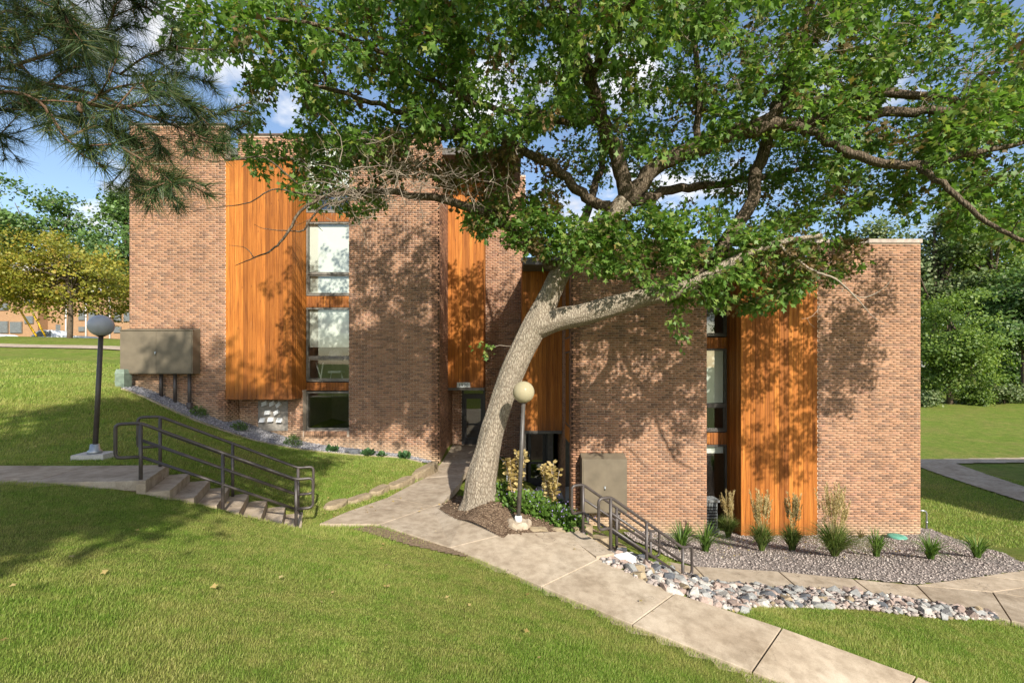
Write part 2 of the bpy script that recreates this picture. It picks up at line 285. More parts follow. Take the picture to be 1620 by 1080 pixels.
class MB:
    """collects quads and triangles, builds ONE mesh object"""
    def __init__(s): s.v = []; s.f = []; s.n = 0; s.sm = []
    def add(s, V, Fc, smooth=False):
        V = np.asarray(V, float).reshape(-1, 3); s.v.append(V)
        for f in Fc: s.f.append([int(i)+s.n for i in f]); s.sm.append(smooth)
        s.n += len(V); return s
    def box(s, a, b):
        x0, y0, z0 = a; x1, y1, z1 = b
        V = [(x0,y0,z0),(x1,y0,z0),(x1,y1,z0),(x0,y1,z0),(x0,y0,z1),(x1,y0,z1),(x1,y1,z1),(x0,y1,z1)]
        return s.add(V, [(0,3,2,1),(4,5,6,7),(0,1,5,4),(1,2,6,5),(2,3,7,6),(3,0,4,7)])
    def obox(s, c, u, v, hu, hv, z0, z1):
        c = np.array(c[:2], float); u = np.array(u, float); v = np.array(v, float); P = []
        for z in (z0, z1):
            for a, b in ((-1,-1),(1,-1),(1,1),(-1,1)):
                q = c+u*hu*a+v*hv*b; P.append((q[0], q[1], z))
        return s.add(P, [(0,3,2,1),(4,5,6,7),(0,1,5,4),(1,2,6,5),(2,3,7,6),(3,0,4,7)])
    def tube(s, pts, rad, sides=8, cap=True, smooth=True):
        V, Fc = tube(pts, rad, sides, cap); return s.add(V, Fc, smooth)
    def lathe(s, c, prof, seg=24, smooth=True):
        V = []; Fc = []; c = np.asarray(c, float)
        for r, z in prof:
            for i in range(seg):
                a = 2*math.pi*i/seg; V.append((c[0]+r*math.cos(a), c[1]+r*math.sin(a), c[2]+z))
        for j in range(len(prof)-1):
            for i in range(seg):
                k = (i+1) % seg; Fc.append((j*seg+i, j*seg+k, (j+1)*seg+k, (j+1)*seg+i))
        Fc.append(tuple(range(seg-1, -1, -1))); Fc.append(tuple((len(prof)-1)*seg+i for i in range(seg)))
        return s.add(V, Fc, smooth)
    def prism(s, poly, z0, z1):                # polygon in the ground plane, z0/z1 numbers or lists
        n = len(poly); z0 = [z0]*n if np.isscalar(z0) else z0; z1 = [z1]*n if np.isscalar(z1) else z1
        V = [(p[0], p[1], z0[i]) for i, p in enumerate(poly)]+[(p[0], p[1], z1[i]) for i, p in enumerate(poly)]
        Fc = [tuple(range(n-1, -1, -1)), tuple(range(n, 2*n))]+[(i, (i+1) % n, n+(i+1) % n, n+i) for i in range(n)]
        return s.add(V, Fc)
    def mesh(s, name):
        me = bpy.data.meshes.new(name); V = np.concatenate(s.v) if s.v else np.zeros((0, 3))
        me.from_pydata(V.tolist(), [], s.f); me.polygons.foreach_set('use_smooth', s.sm); me.update(); return me
    def build(s, name, mat, parent=None, origin=None):
        o = origin if origin is not None else (parent.location if parent is not None else None)
        if parent is not None and parent.parent is not None and origin is None: o = parent.matrix_basis.translation+parent.parent.location
        if o is not None:
            for v in s.v: v -= np.array(o)
        ob = bpy.data.objects.new(name, s.mesh(name)); ob.data.materials.append(M[mat])
        if parent is not None:
            link(ob, parent); ob.location = (0, 0, 0)
        else:
            link(ob)
            if o is not None: ob.location = tuple(map(float, o))
        return ob
def tube(pts, rad, sides=8, cap=True):
    P = np.asarray(pts, float); n = len(P); rad = np.full(n, rad) if np.isscalar(rad) else np.asarray(rad, float)
    T = np.gradient(P, axis=0); T /= np.linalg.norm(T, axis=1)[:, None]+1e-9
    up = np.array((0, 0, 1.)) if abs(T[0, 2]) < .9 else np.array((1., 0, 0))
    a = np.cross(T[0], up); a /= np.linalg.norm(a); V = []
    ang = np.arange(sides)*2*math.pi/sides
    for i in range(n):
        a = a-T[i]*a.dot(T[i]); a /= np.linalg.norm(a)+1e-9; b = np.cross(T[i], a)
        V.append(P[i]+rad[i]*(np.cos(ang)[:, None]*a+np.sin(ang)[:, None]*b))
    V = np.concatenate(V); Fc = []
    for j in range(n-1):
        for i in range(sides):
            k = (i+1) % sides; Fc.append((j*sides+i, j*sides+k, (j+1)*sides+k, (j+1)*sides+i))
    if cap: Fc += [tuple(range(sides-1, -1, -1)), tuple((n-1)*sides+i for i in range(sides))]
    return V, Fc
def smooth_path(pts, n=4):
    P = np.asarray(pts, float)
    if len(P) < 3: return P
    Q = np.vstack([2*P[0]-P[1], P, 2*P[-1]-P[-2]]); out = []
    for i in range(1, len(Q)-2):
        p0, p1, p2, p3 = Q[i-1], Q[i], Q[i+1], Q[i+2]
        for t in np.arange(n)/n:
            out.append(.5*((2*p1)+(-p0+p2)*t+(2*p0-5*p1+4*p2-p3)*t*t+(-p0+3*p1-3*p2+p3)*t**3))
    out.append(Q[-2]); return np.array(out)
def in_poly(X, Y, poly):
    X = np.asarray(X); Y = np.asarray(Y); c = np.zeros(X.shape, bool); n = len(poly)
    for i in range(n):
        x0, y0 = poly[i][:2]; x1, y1 = poly[(i+1) % n][:2]
        if y0 == y1: continue
        cond = ((y0 > Y) != (y1 > Y)) & (X < (x1-x0)*(Y-y0)/(y1-y0)+x0); c ^= cond
    return c
def grow(poly, m):
    P = np.array([p[:2] for p in poly], float); c = P.mean(0); v = P-c; L = np.linalg.norm(v, axis=1)[:, None]; return c+v*(1+m/L)
def unit(v): v = np.asarray(v, float); return v/(np.linalg.norm(v, axis=-1, keepdims=True)+1e-9)
def scatter(T, TF, pos, fwd, nrm, size, wscale=None):
    """place a flat template (x across, y along, z normal) many times -> V, F"""
    fwd = unit(fwd); side = unit(np.cross(fwd, nrm)); nn = np.cross(side, fwd); T = np.asarray(T, float); n = len(pos)
    size = np.broadcast_to(np.asarray(size, float), (n,)); ws = size if wscale is None else np.broadcast_to(wscale, (n,))
    V = pos[:, None, :]+side[:, None, :]*(T[None, :, 0:1]*ws[:, None, None])+fwd[:, None, :]*(T[None, :, 1:2]*size[:, None, None])+nn[:, None, :]*(T[None, :, 2:3]*size[:, None, None])
    Fc = np.asarray(TF)[None]+(np.arange(n)*len(T))[:, None, None]
    return V.reshape(-1, 3), Fc.reshape(-1, np.asarray(TF).shape[1])
def rdir(n): return unit(RNG.normal(size=(n, 3)))
def stuff_mesh(name, V, Fc, mat, parent=None, label=None, cat=None, smooth=False, kind=None, origin=None, group=None):
    V = np.asarray(V, float)
    if origin is not None: V = V-np.asarray(origin)
    o = bpy.data.objects.new(name, np_mesh(name, V, Fc, smooth)); o.data.materials.append(M[mat]); link(o, parent)
    if origin is not None and parent is None: o.location = tuple(map(float, origin))
    return tag(o, label, cat, group, kind)
# ------------------------------------------------------------------ terrain height
ZW = -3.93                                                              # lower walkway level
ctrl = [
 # lawn the camera stands on
 (0,0,-1.74),(-4,0,-1.62),(-8,0,-1.55),(3,0,-2.25),(5.5,1,-3.05),(9,0,-3.9),(0,-7,-1.5),(-9,-7,-1.3),(9,-7,-3.6),(16,0,-4.6),(16,-8,-4.5),
 (-4,3,-1.70),(-8,4,-1.66),(0,3,-2.20),(1.5,3.2,-2.72),(-2.85,5,-2.24),(-2.4,3,-1.90),(-1.2,6,-2.72),(-10.5,6.6,-1.77),(-13,4,-1.6),
 # the landing, stairs and sidewalk at left
 (-6,7.6,-1.78),(-6.2,6.6,-1.80),(-10,7.6,-1.77),(-14,7.4,-1.72),(-7.3,8.15,-1.68),(-18,8,-1.5),
 (-4.97,7.0,-2.08),(-4.47,7.15,-2.30),(-3.9,7.4,-2.56),(-3.4,7.9,-2.83),
 # left bank up to the building
 tuple(D(100,650,11.5)),tuple(D(300,690,11)),tuple(D(450,742,10.8)),tuple(D(560,760,11.0)),tuple(D(640,730,13.7)),tuple(D(380,745,9.6)),tuple(D(500,785,9.8)),
 tuple(D(205,622,13.5)),tuple(D(300,662,13.5)),tuple(D(400,697,13.6)),tuple(D(480,713,13.8)),tuple(D(580,724,14)),
 tuple(D(205,607,14.6)),tuple(D(300,640,14.6)),tuple(D(400,676,14.9)),tuple(D(480,700,15)),tuple(D(560,711,15)),tuple(D(660,725,15)),
 tuple(D(100,600,17)),tuple(D(100,562,26)),(-20,14,-.45),(-16,10,-1.25),tuple(D(0,548,29)),tuple(D(190,552,29)),tuple(D(50,533,40)),tuple(D(190,536,40)),
 (-70,40,2.6),(-60,30,1.2),(-40,47,1.7),(-60,48,1.9),(-30,60,1.8),(-60,70,2.2),(-30,10,-.6),(-40,-10,-.5),
 # entrance walk
 tuple(G(505,832,-2.84)),tuple(G(590,834,-2.85)),tuple(G(545,812,-2.85)),tuple(G(613,788,-2.95)),tuple(G(655,765,-3.06)),tuple(G(697,741,-3.36)),(-2.0,18.2,-3.26),(-1.1,17,-3.3),
 tuple(G(698,799,-2.95)),(-.60,8.25,-2.63),(-.6,8.9,-2.63),(-.2,9.6,-2.8),(-.95,9.6,-2.93),tuple(G(735,815,-2.78)),tuple(G(820,829,-2.77)),tuple(G(800,845,-2.80)),
 tuple(G(712,868,-2.91)),tuple(G(870,847,-2.88)),tuple(G(948,886,-2.94)),tuple(G(857,930,-2.96)),tuple(G(1000,990,-3.06)),tuple(G(1068,940,-3.04)),
 tuple(G(1237,995,-3.22)),tuple(G(1190,1065,-3.26)),tuple(G(1450,1072,-3.45)),(4.6,4.0,-3.7),(6,3,-4.0),
 # drop to the lower entrance and the lower walk
 (.5,9.4,-3.0),(.9,10.4,-3.5),(.9,12,-4.2),(.9,14,-4.4),(.9,17,-4.4),(2.2,9.8,-3.75),(2.4,12.6,-4.55),(1.6,8.7,-3.25),(3.2,11.3,-4.35),
 tuple(G(1095,897,ZW)),tuple(G(1120,925,ZW)),tuple(G(1360,918,ZW)),tuple(G(1260,930,ZW)),tuple(G(1460,927,ZW)),tuple(G(1420,950,ZW)),tuple(G(1560,975,ZW)),tuple(G(1620,905,ZW)),
 tuple(G(1000,895,-3.02)),tuple(G(1060,915,-3.36)),tuple(G(1095,916,-3.7)),tuple(G(1146,927,-3.88)),tuple(G(1172,968,-3.22)),tuple(G(1198,958,-3.5)),tuple(G(1268,959,-3.68)),tuple(G(1371,963,-3.78)),tuple(G(1510,979,-3.86)),tuple(G(1400,1010,-3.62)),tuple(G(1620,1075,-3.85)),tuple(G(1300,1000,-3.42)),(9.5,4,-4.2),(9,7,-4.0),
 (5,12.7,-4.84),(8,12.7,-4.88),(11,12.7,-4.88),(5.5,10.7,-4.4),(8.5,10.7,-4.42),(12.5,11.5,-4.65),(11,9.6,-4.1),
 (14,16,-5.0),(12,14.5,-4.95),(21.5,24,-5.1),(28,25,-5.1),(15,25,-5.1),(31,35,-4.45),(43,45,-3.45),(60,50,-3.0),(18,17,-5.0),(25,12,-4.9),(30,0,-4.9),(40,20,-5),
 (-6,26,-2.5),(4,26,-4.2),(0,60,-1),(20,60,-2.5),(60,90,-2),(-30,100,3),(120,60,-2),(-120,60,3),(0,-60,-1),(100,-60,-4),(-100,-60,0),(0,250,0),(250,100,-2),(-250,100,3),(0,-250,-2),
]
CT = np.array(ctrl, float)
def _tps_k(r2): return np.where(r2 > 1e-12, r2*np.log(np.maximum(r2, 1e-12)), 0)
_S = 10.0; _XY = CT[:, :2]/_S; _n = len(CT)
_K = _tps_k(((_XY[:, None]-_XY[None])**2).sum(-1))+np.eye(_n)*4e-4
_P = np.hstack([np.ones((_n, 1)), _XY]); _A = np.zeros((_n+3, _n+3)); _A[:_n, :_n] = _K; _A[:_n, _n:] = _P; _A[_n:, :_n] = _P.T
_W = np.linalg.solve(_A, np.concatenate([CT[:, 2], np.zeros(3)]))
def H(X, Y):
    X = np.asarray(X, float); sh = X.shape; q = np.stack([X.ravel(), np.asarray(Y, float).ravel()], 1)/_S; out = np.empty(len(q))
    for i in range(0, len(q), 20000):
        c = q[i:i+20000]; out[i:i+20000] = _tps_k(((c[:, None]-_XY[None])**2).sum(-1))@_W[:_n]+_W[_n]+c@_W[_n+1:]
    return np.clip(out, -6.2, 5).reshape(sh)
def h1(x, y): return float(H(np.array([x]), np.array([y]))[0])
def ground_at(px, py):                       # where a line of sight meets the ground
    d = np.geomspace(1.2, 90, 1500); z = (HY-py)/F*d; g = H((px-CX)/F*d, d); k = np.argmax(z < g)
    return np.array(((px-CX)/F*d[k], d[k], g[k]))

# ------------------------------------------------------------------ paved slabs (world polygons)
def gp(pts): return [G(*p) for p in pts]
slabs_entry = [gp(s) for s in (
 [(505,830,-2.83),(601,831,-2.84),(684,802,-2.93),(613,788,-2.95),(545,812,-2.85)],
 [(601,831,-2.84),(712,868,-2.9),(803,845,-2.81),(735,815,-2.79),(698,799,-2.94),(684,802,-2.93)],
 [(712,868,-2.9),(857,930,-2.95),(948,886,-2.93),(891,842,-2.87),(803,845,-2.81)],
 [(857,930,-2.95),(1000,990,-3.05),(1068,940,-3.03),(948,886,-2.93)],
 [(1000,990,-3.05),(1190,1065,-3.25),(1237,995,-3.21),(1068,940,-3.03)],
 [(1190,1065,-3.25),(1398,1150,-3.46),(1450,1072,-3.44),(1237,995,-3.21)])]
a_, b_, c_ = slabs_entry[5][1], slabs_entry[5][2], slabs_entry[5][0]
step_ = (a_-c_)*.98+np.array((0, 0, -.08))
slabs_entry.append([a_, a_+step_, b_+step_, b_])
s0, s1, s2 = G(613,788,-2.95), G(684,802,-2.93), G(698,799,-2.94)
slabs_entry.append([s0, s1, s2, G(728,765,-3.05), G(733,752,-3.12), G(672,757,-3.10), G(655,765,-3.05)])
e0, e1 = G(672,757,-3.10), G(733,752,-3.12)
slabs_entry.append([e0, e1, np.array((-1.08, 15.4, -3.34)), np.array((-2.37, 15.1, -3.34))])
slabs_entry.append([np.array((-2.37, 15.1, -3.34)), np.array((-1.08, 15.4, -3.34)), np.array((-1.06, 18.15, -3.24)), np.array((-2.37, 18.15, -3.24))])
SU = np.array((.919, .394)); SN = np.array((-.394, .919)); ST0 = np.array((-5.86, 7.78)); SWID = 1.15; ZL = -1.75
nearL = ST0-SN*SWID
def up_slab(x0f, x1f, yf0, yf1, yn0, yn1, z0, z1): return [np.array((x0f, yn0, z0)), np.array((x1f, yn1, z1)), np.array((x1f, yf1, z1)), np.array((x0f, yf0, z0))]
slabs_up = [[np.array((-7.0, 6.58, ZL)), np.array((*nearL, ZL)), np.array((*ST0, ZL)), np.array((-7.2, 7.72, ZL))],
            [np.array((-9.2, 6.55, ZL+.01)), np.array((-7.0, 6.58, ZL)), np.array((-7.2, 7.72, ZL)), np.array((-9.3, 7.68, ZL+.01))],
            [np.array((-11.6, 6.5, ZL+.03)), np.array((-9.2, 6.55, ZL+.01)), np.array((-9.3, 7.68, ZL+.01)), np.array((-11.6, 7.65, ZL+.03))],
            [np.array((-14.2, 6.45, ZL+.06)), np.array((-11.6, 6.5, ZL+.03)), np.array((-11.6, 7.65, ZL+.03)), np.array((-14.2, 7.6, ZL+.06))]]
lw_far = [(1052,888),(1098,897),(1232,905),(1350,917),(1450,927)]; lw_near = [(1075,930),(1128,928),(1262,931),(1385,944),(1480,958)]
slabs_low = []
for i in range(4): slabs_low.append([G(*lw_near[i], ZW), G(*lw_near[i+1], ZW), G(*lw_far[i+1], ZW), G(*lw_far[i], ZW)])
pA, pB = G(1450, 927, ZW), G(1480, 958, ZW)
slabs_low.append([pB, G(1600, 984, ZW), G(1570, 938, ZW), pA]); slabs_low.append([G(1600, 984, ZW), G(1740, 1012, ZW), G(1720, 960, ZW), G(1570, 938, ZW)])
slabs_low.append([pA, G(1570, 938, ZW), G(1660, 925, ZW), G(1560, 912, ZW)]); slabs_low.append([G(1570, 938, ZW), G(1720, 960, ZW), G(1800, 950, ZW), G(1660, 925, ZW)])
slabs_low.append([G(1560, 912, ZW), G(1660, 925, ZW), G(1800, 902, ZW), G(1690, 893, ZW)])
RU = unit(np.array((.92, .39))); RN = np.array((-RU[1], RU[0])); RT0 = np.array((1.50, 7.05))-RN*.12; RWID = .98; RZ = -2.87; RRISE = .177; RTREAD = .253; NR = 6
far_walk = [tuple(D(px, py, d)[:2]) for px, py, d in ((-120,550,28.4),(195,556,28.4),(260,557,28.4),(260,554,30),(195,553,30),(-120,546,30))]
lawn_path = [tuple(G(px, py, -5.08)[:2]) for px, py in ((1440,733),(1620,800),(1700,830),(1720,805),(1620,772),(1512,733))]
cross_path = [tuple(G(px, py, -5.08)[:2]) for px, py in ((1400,733),(1512,733),(1640,731),(1800,727),(1800,722),(1620,724),(1400,728))]

bed_left = [tuple(D(px, py, d)[:2]) for px, py, d in ((195,620,13.7),(240,635,13.6),(300,662,13.55),(400,697,13.7),(480,714,14.0),(560,724,14.3),(620,728,14.5),(672,733,14.6),(690,733,15.06),(560,711,15.2),(400,690,15.2),(200,600,14.5),(180,606,14.4))]
bed_right = [tuple(p[:2]) for p in (G(1060,888,ZW), G(1098,896,ZW), G(1232,904,ZW), G(1350,916,ZW), G(1450,926,ZW), G(1560,911,ZW), G(1660,898,ZW), ground_at(1612,890), ground_at(1540,862), ground_at(1472,838), np.array((11.9, 13.6)), np.array((11.6, 13.2)), np.array((5.0, 13.9)), np.array((4.0, 13.1)), np.array((3.0, 12.2)), np.array((2.75, 10.2)))]
bed_tree = [tuple(G(px, py, z)[:2]) for px, py, z in ((698,801,-2.94),(716,810,-2.86),(735,818,-2.79),(768,832,-2.80),(803,848,-2.81),(870,849,-2.86),(893,845,-2.87))]+[(1.3, 8.6), (2.0, 10.2), (1.6, 11.8), (.4, 12.6), (-.7, 12.4), (-1.0, 11.2), tuple(G(728,766,-3.04)[:2])]
bed_dirt = [tuple(ground_at(px, py)[:2]) for px, py in ((585,833),(640,846),(715,869),(745,884),(690,872),(640,862),(600,850),(560,838))]
rock_band = [tuple(ground_at(px, py)[:2]) for px, py in ((950,890),(1010,916),(1068,942),(1120,958),(1172,970),(1198,960),(1268,961),(1371,965),(1458,977),(1510,981),(1580,981),(1572,970),(1492,958),(1423,946),(1354,937),(1268,931),(1198,928),(1146,924),(1095,910),(1040,896),(985,872))]
ALLSLABS = slabs_entry+slabs_up+slabs_low
stair_l = [tuple(p) for p in (ST0, ST0+SU*2.1, ST0+SU*2.1-SN*SWID, nearL)]
stair_r = [tuple(p) for p in (RT0, RT0+RU*1.3, RT0+RU*1.3+RN*(RWID+.1), RT0+RN*(RWID+.1))]

# ------------------------------------------------------------------ the ground sheet
def axis(lo, hi, st, far, n):
    core = np.arange(lo, hi+1e-6, st); a = np.geomspace(st*1.4, far, n); return np.concatenate([(lo-a)[::-1], core, hi+a])
gx = axis(-14.5, 14.5, .13, 600, 42); gy = axis(1.0, 19, .13, 600, 42)
XX, YY = np.meshgrid(gx, gy); ZZ = H(XX, YY)
core = (XX > -15.5) & (XX < 19) & (YY > -2) & (YY < 21)
for s in ALLSLABS:
    zs = min(p[2] for p in s); m = in_poly(XX, YY, grow(s, .03)) & core; ZZ[m] = np.minimum(ZZ[m], zs-.09)
m = in_poly(XX, YY, stair_l); sS = ((XX-ST0[0])*SU[0]+(YY-ST0[1])*SU[1]); ZZ[m] = np.minimum(ZZ[m], (ZL-.25-.5*sS)[m])
m = in_poly(XX, YY, stair_r); sS = ((XX-RT0[0])*RU[0]+(YY-RT0[1])*RU[1]); ZZ[m] = np.minimum(ZZ[m], (RZ-.30-.70*sS)[m])
V = np.stack([XX.ravel(), YY.ravel(), ZZ.ravel()], 1); ny, nx = XX.shape; I = np.arange(ny*nx).reshape(ny, nx)
Fc = np.stack([I[:-1, :-1].ravel(), I[:-1, 1:].ravel(), I[1:, 1:].ravel(), I[1:, :-1].ravel()], 1)
stuff_mesh('ground', V, Fc, 'lawn', smooth=True, kind='structure', label='sloping mown lawn under the whole scene')
def patch(name, poly, mat, lift, st, kind='structure', label=None):
    P = np.array(poly)[:, :2]; x = np.arange(P[:, 0].min()-st, P[:, 0].max()+st, st); y = np.arange(P[:, 1].min()-st, P[:, 1].max()+st, st)
    X, Y = np.meshgrid(x, y); Z = H(X, Y)+lift; ins = in_poly(X[:-1, :-1]+st/2, Y[:-1, :-1]+st/2, P)
    I = np.arange(X.size).reshape(X.shape); q = np.stack([I[:-1, :-1][ins], I[:-1, 1:][ins], I[1:, 1:][ins], I[1:, :-1][ins]], 1)
    used = np.unique(q); mp = np.zeros(X.size, int); mp[used] = np.arange(len(used))
    return stuff_mesh(name, np.stack([X.ravel(), Y.ravel(), Z.ravel()], 1)[used], mp[q], mat, smooth=True, kind=kind, label=label)
patch('gravel_bed', bed_left, 'bed_grey', .03, .07, label='narrow grey gravel strip along the foot of the left brick wall')
patch('gravel_bed', bed_right, 'bed', .03, .08, label='wide tan gravel bed in front of the right wing')
patch('mulch_bed', grow(bed_tree, .16), 'bed_mulch', .014, .035, label='brown mulch bed around the leaning trunk')
patch('bare_soil', bed_dirt, 'dirt', .02, .06, label='worn bare soil between the lawn and the walk')
patch('far_sidewalk', far_walk, 'concrete', .06, .15, label='far concrete sidewalk across the upper left lawn')
patch('lawn_path', lawn_path, 'concrete', .05, .09, label='shaded concrete path crossing the right lawn')
patch('cross_path', cross_path, 'concrete', .055, .12, label='thin sunlit concrete path beyond the right lawn')
patch('parking_lot', [(-75, 42.5), (-22, 42.5), (-22, 50.5), (-75, 50.5)], 'asphalt', .03, 1.0, label='asphalt parking lot beyond the left lawn')

def slab_set(name, label, slabs, mat='concrete', gap=.012, thick=.14):
    cen = np.mean([np.mean(s, axis=0) for s in slabs], axis=0)
    base = MB(); root = None
    bx = [np.array(s)[:, :3]+np.array((0, 0, .022)) for s in slabs]
    for s in bx: base.prism(grow(s, -.03), [p[2]-.17 for p in s], [p[2]-.022 for p in s])
    root = base.build(name, 'dirt', None, cen); tag(root, label, kind='structure')
    for s in bx:
        g = grow(s, -gap); b = MB(); n = len(g)
        top = [p[2] for p in s]; inn = grow(g, -.006)
        Vv = [(g[i][0], g[i][1], top[i]-thick) for i in range(n)]+[(g[i][0], g[i][1], top[i]-.006) for i in range(n)]+[(inn[i][0], inn[i][1], top[i]) for i in range(n)]
        Ff = [tuple(range(2*n, 3*n))]+[(i, (i+1) % n, n+(i+1) % n, n+i) for i in range(n)]+[(n+i, n+(i+1) % n, 2*n+(i+1) % n, 2*n+i) for i in range(n)]
        b.add(Vv, Ff); b.build('slab', mat, root)
    return root
slab_set('entrance_path', 'concrete walk running from the entrance door down to the lower right', slabs_entry)
slab_set('upper_sidewalk', 'concrete sidewalk and landing at the top of the left stairs', slabs_up)
slab_set('lower_walkway', 'concrete walkway below the rock bank in front of the right wing', slabs_low)
# crossing light grey edging of the left gravel strip
e = MB(); pts = [tuple(D(px, py, d)) for px, py, d in ((192,618,13.68),(240,636,13.56),(300,663,13.5),(350,681,13.55),(400,698,13.65),(440,707,13.8),(480,715,13.95),(560,725,14.25),(620,729,14.45),(668,734,14.55))]
pts = smooth_path(pts, 5); pts[:, 2] = H(pts[:, 0], pts[:, 1])+.0
for i in range(len(pts)-1):
    a, b = pts[i], pts[i+1]; dv = unit((b-a)[:2]); nv = np.array((-dv[1], dv[0]))*.035
    e.add([(*(a[:2]-nv), a[2]-.1), (*(b[:2]-nv), b[2]-.1), (*(b[:2]+nv), b[2]-.1), (*(a[:2]+nv), a[2]-.1), (*(a[:2]-nv), a[2]+.02), (*(b[:2]-nv), b[2]+.02), (*(b[:2]+nv), b[2]+.03), (*(a[:2]+nv), a[2]+.03)], [(4,5,6,7),(0,1,5,4),(2,3,7,6),(1,2,6,5),(3,0,4,7)])
tag(e.build('edging_kerb', 'concrete'), 'pale curved edging between the left gravel strip and the lawn', 'kerb')

# ------------------------------------------------------------------ stairs
st = empty('concrete_stairs', (*ST0, ZL-1.1), 'seven concrete steps going down right from the upper sidewalk', 'stairs')
for k in range(7):
    b = MB(); c = ST0+SU*(.297*(k+.5))-SN*(SWID/2); b.obox(c, SU, SN, .297/2-.001, SWID/2, ZL-.15*(k+1)-.32, ZL-.15*(k+1)); b.build('step', 'concrete', st)
b = MB(); b.obox(ST0-SU*.06-SN*(SWID/2), SU, SN, .055, SWID/2, ZL-.5, ZL-.02); b.build('riser', 'concrete', st)
st = empty('concrete_stairs', (*RT0, RZ-1.6), 'concrete steps going down from the entrance walk to the lower walkway', 'stairs')
for k in range(NR-1):
    b = MB(); c = RT0+RU*(RTREAD*(k+.5))+RN*(RWID/2); b.obox(c, RU, RN, RTREAD/2-.001, RWID/2, RZ-RRISE*(k+1)-.4, RZ-RRISE*(k+1)); b.build('step', 'concrete', st)
b = MB(); b.obox(RT0-RU*.16+RN*(RWID/2), RU, RN, .16, RWID/2+.02, RZ-.4, RZ-.005); b.build('landing', 'concrete', st)
for k, s in enumerate((.0, .36, .72, 1.08)):                                             # tan stone cheek on the far side
    b = MB(); c = RT0+RU*(s+.1)+RN*(RWID+.13); z = RZ-.66*(s+.1)+.10; b.obox(c, RU, RN, .178, .11, z-.7, z-.02*(k % 2)); b.build('cheek_stone', 'rock_tan', st)
b = MB(); b.obox(RT0+RU*.14-RN*.08, RU, RN, .14, .10, RZ-.32, RZ-.05); o = b.build('painted_block', 'white', st); o['label'] = 'white painted block at the top of the steps'
# ------------------------------------------------------------------ the apartment building
BY = 14.35; WY = 15.05; GY = 15.32; RY = 13.0; RGY = 13.85; DY = 18.2; PY = 17.0; QY = 15.3
def xp(px, d): return (px-CX)/F*d
def zp(py, d): return (HY-py)/F*d
ZT = zp(197, BY); ZTR = zp(384, RY)
B0 = np.array((0., 15., -5.0))
bld = empty('apartment_building', B0, 'long brown brick apartment building with orange cedar bays behind the leaning tree', 'building')
COURSE = .0677; BLEN = .2032; BR_V = []; BR_S = []; SINGLE = []
def wall(x0, x1, z0, z1, y, axis_='x', th=.25, flip=1, name='wall', single=None, clipground=True):
    """a mortar slab with real bricks in running bond on its outer face (facing -y, or +-x when axis_='y')"""
    b = MB()
    if axis_ == 'x': b.box((x0, y, z0), (x1, y+th, z1))
    else: b.box((y if flip < 0 else y-th, x0, z0), (y+th if flip < 0 else y, x1, z1))
    wo = b.build(name, 'mortar', bld); proud = .007; k0 = math.ceil((z0+5.6)/COURSE); k1 = int((z1+5.6)/COURSE)
    for k in range(k0, k1):
        za = -5.6+k*COURSE+.005; zb = za+.0577; off = BLEN/2 if k % 2 else 0.
        n0 = math.floor((x0-off)/BLEN); n1 = math.ceil((x1-off)/BLEN)
        for j in range(n0, n1+1):
            a = max(off+j*BLEN+.005, x0+.001); c = min(off+(j+1)*BLEN-.005, x1-.001)
            if c-a < .03: continue
            if axis_ == 'x' and single is not None and c-a > .19 and single[0] < a < single[1] and single[2] < za < single[3] and len(SINGLE) < 300 and RNG.uniform() < .155:
                SINGLE.append((wo, a, za, y-proud)); continue
            jx = RNG.uniform(-.0015, .0015); pr = proud+RNG.uniform(-.0018, .0018)
            if axis_ == 'x':
                f0 = y-pr; f1 = y+.002
                P = [(a+jx, f1, za), (c+jx, f1, za), (c+jx, f1, zb), (a+jx, f1, zb), (a+jx, f0, za), (c+jx, f0, za), (c+jx, f0, zb), (a+jx, f0, zb)]
            else:
                f0 = y+flip*pr; f1 = y-flip*.002
                P = [(f1, a, za), (f1, c, za), (f1, c, zb), (f1, a, zb), (f0, a, za), (f0, c, za), (f0, c, zb), (f0, a, zb)]
                if flip > 0: P = P
                else: P = [P[1], P[0], P[3], P[2], P[5], P[4], P[7], P[6]]
            BR_V.append(P)
    return wo
BX0, BX1 = xp(357, BY), xp(462, BY); WX0 = xp(552, WY); WX1 = xp(695, WY); LX0 = xp(205, BY)
PX1 = xp(765, PY); QX0 = xp(826, QY); RX0 = xp(904, RY); RX1 = xp(1118, RY); CX0 = xp(1172, RY); CX1 = xp(1293, RY); RXE = xp(1456, RY)
zb1 = zp(631.5, BY); zbt = zp(253, BY); zrt = zp(425, RY)
wall(LX0, BX0, -2.6, ZT, BY)                                                   # left of the left bay
wall(BX0, BX1+.02, -3.4, zb1+.25, WY)                                           # recessed base under the bay
zsill = zp(681, WY)
wall(BX1+.02, WX0, -3.6, zsill-.2, WY, th=.5)                                   # under the lowest window
wall(WX0, WX1, -3.9, ZT, WY)                                                    # big shaded wall
wall(WY, DY+.2, -3.9, ZT, WX1, 'y', flip=1)                                     # right-facing return by the entrance
wall(BY, WY, -2.6, zb1+.3, BX0, 'y', flip=1)                                    # reveal under the bay
wall(PX1, QX0+.2, -4.8, ZT, DY)                                                 # back wall between the cedar panels
wall(WX1, xp(731, DY), -3.6, -.8, DY-.002)                                      # left of the entrance door
wall(RX0, RX1, -5.3, ZTR, RY, th=.3)                                            # right wing, left part
W4 = wall(CX1, RXE, -5.3, ZTR, RY, th=.3, single=(CX1, RXE, -4.6, ZTR))
wall(RY, QY+1.7, -5.3, ZTR, RX0, 'y', flip=-1)                                  # left-facing return
wall(QX0+.02, RX0, zp(415, QY), ZTR, QY)                                        # small parapet over the right panel
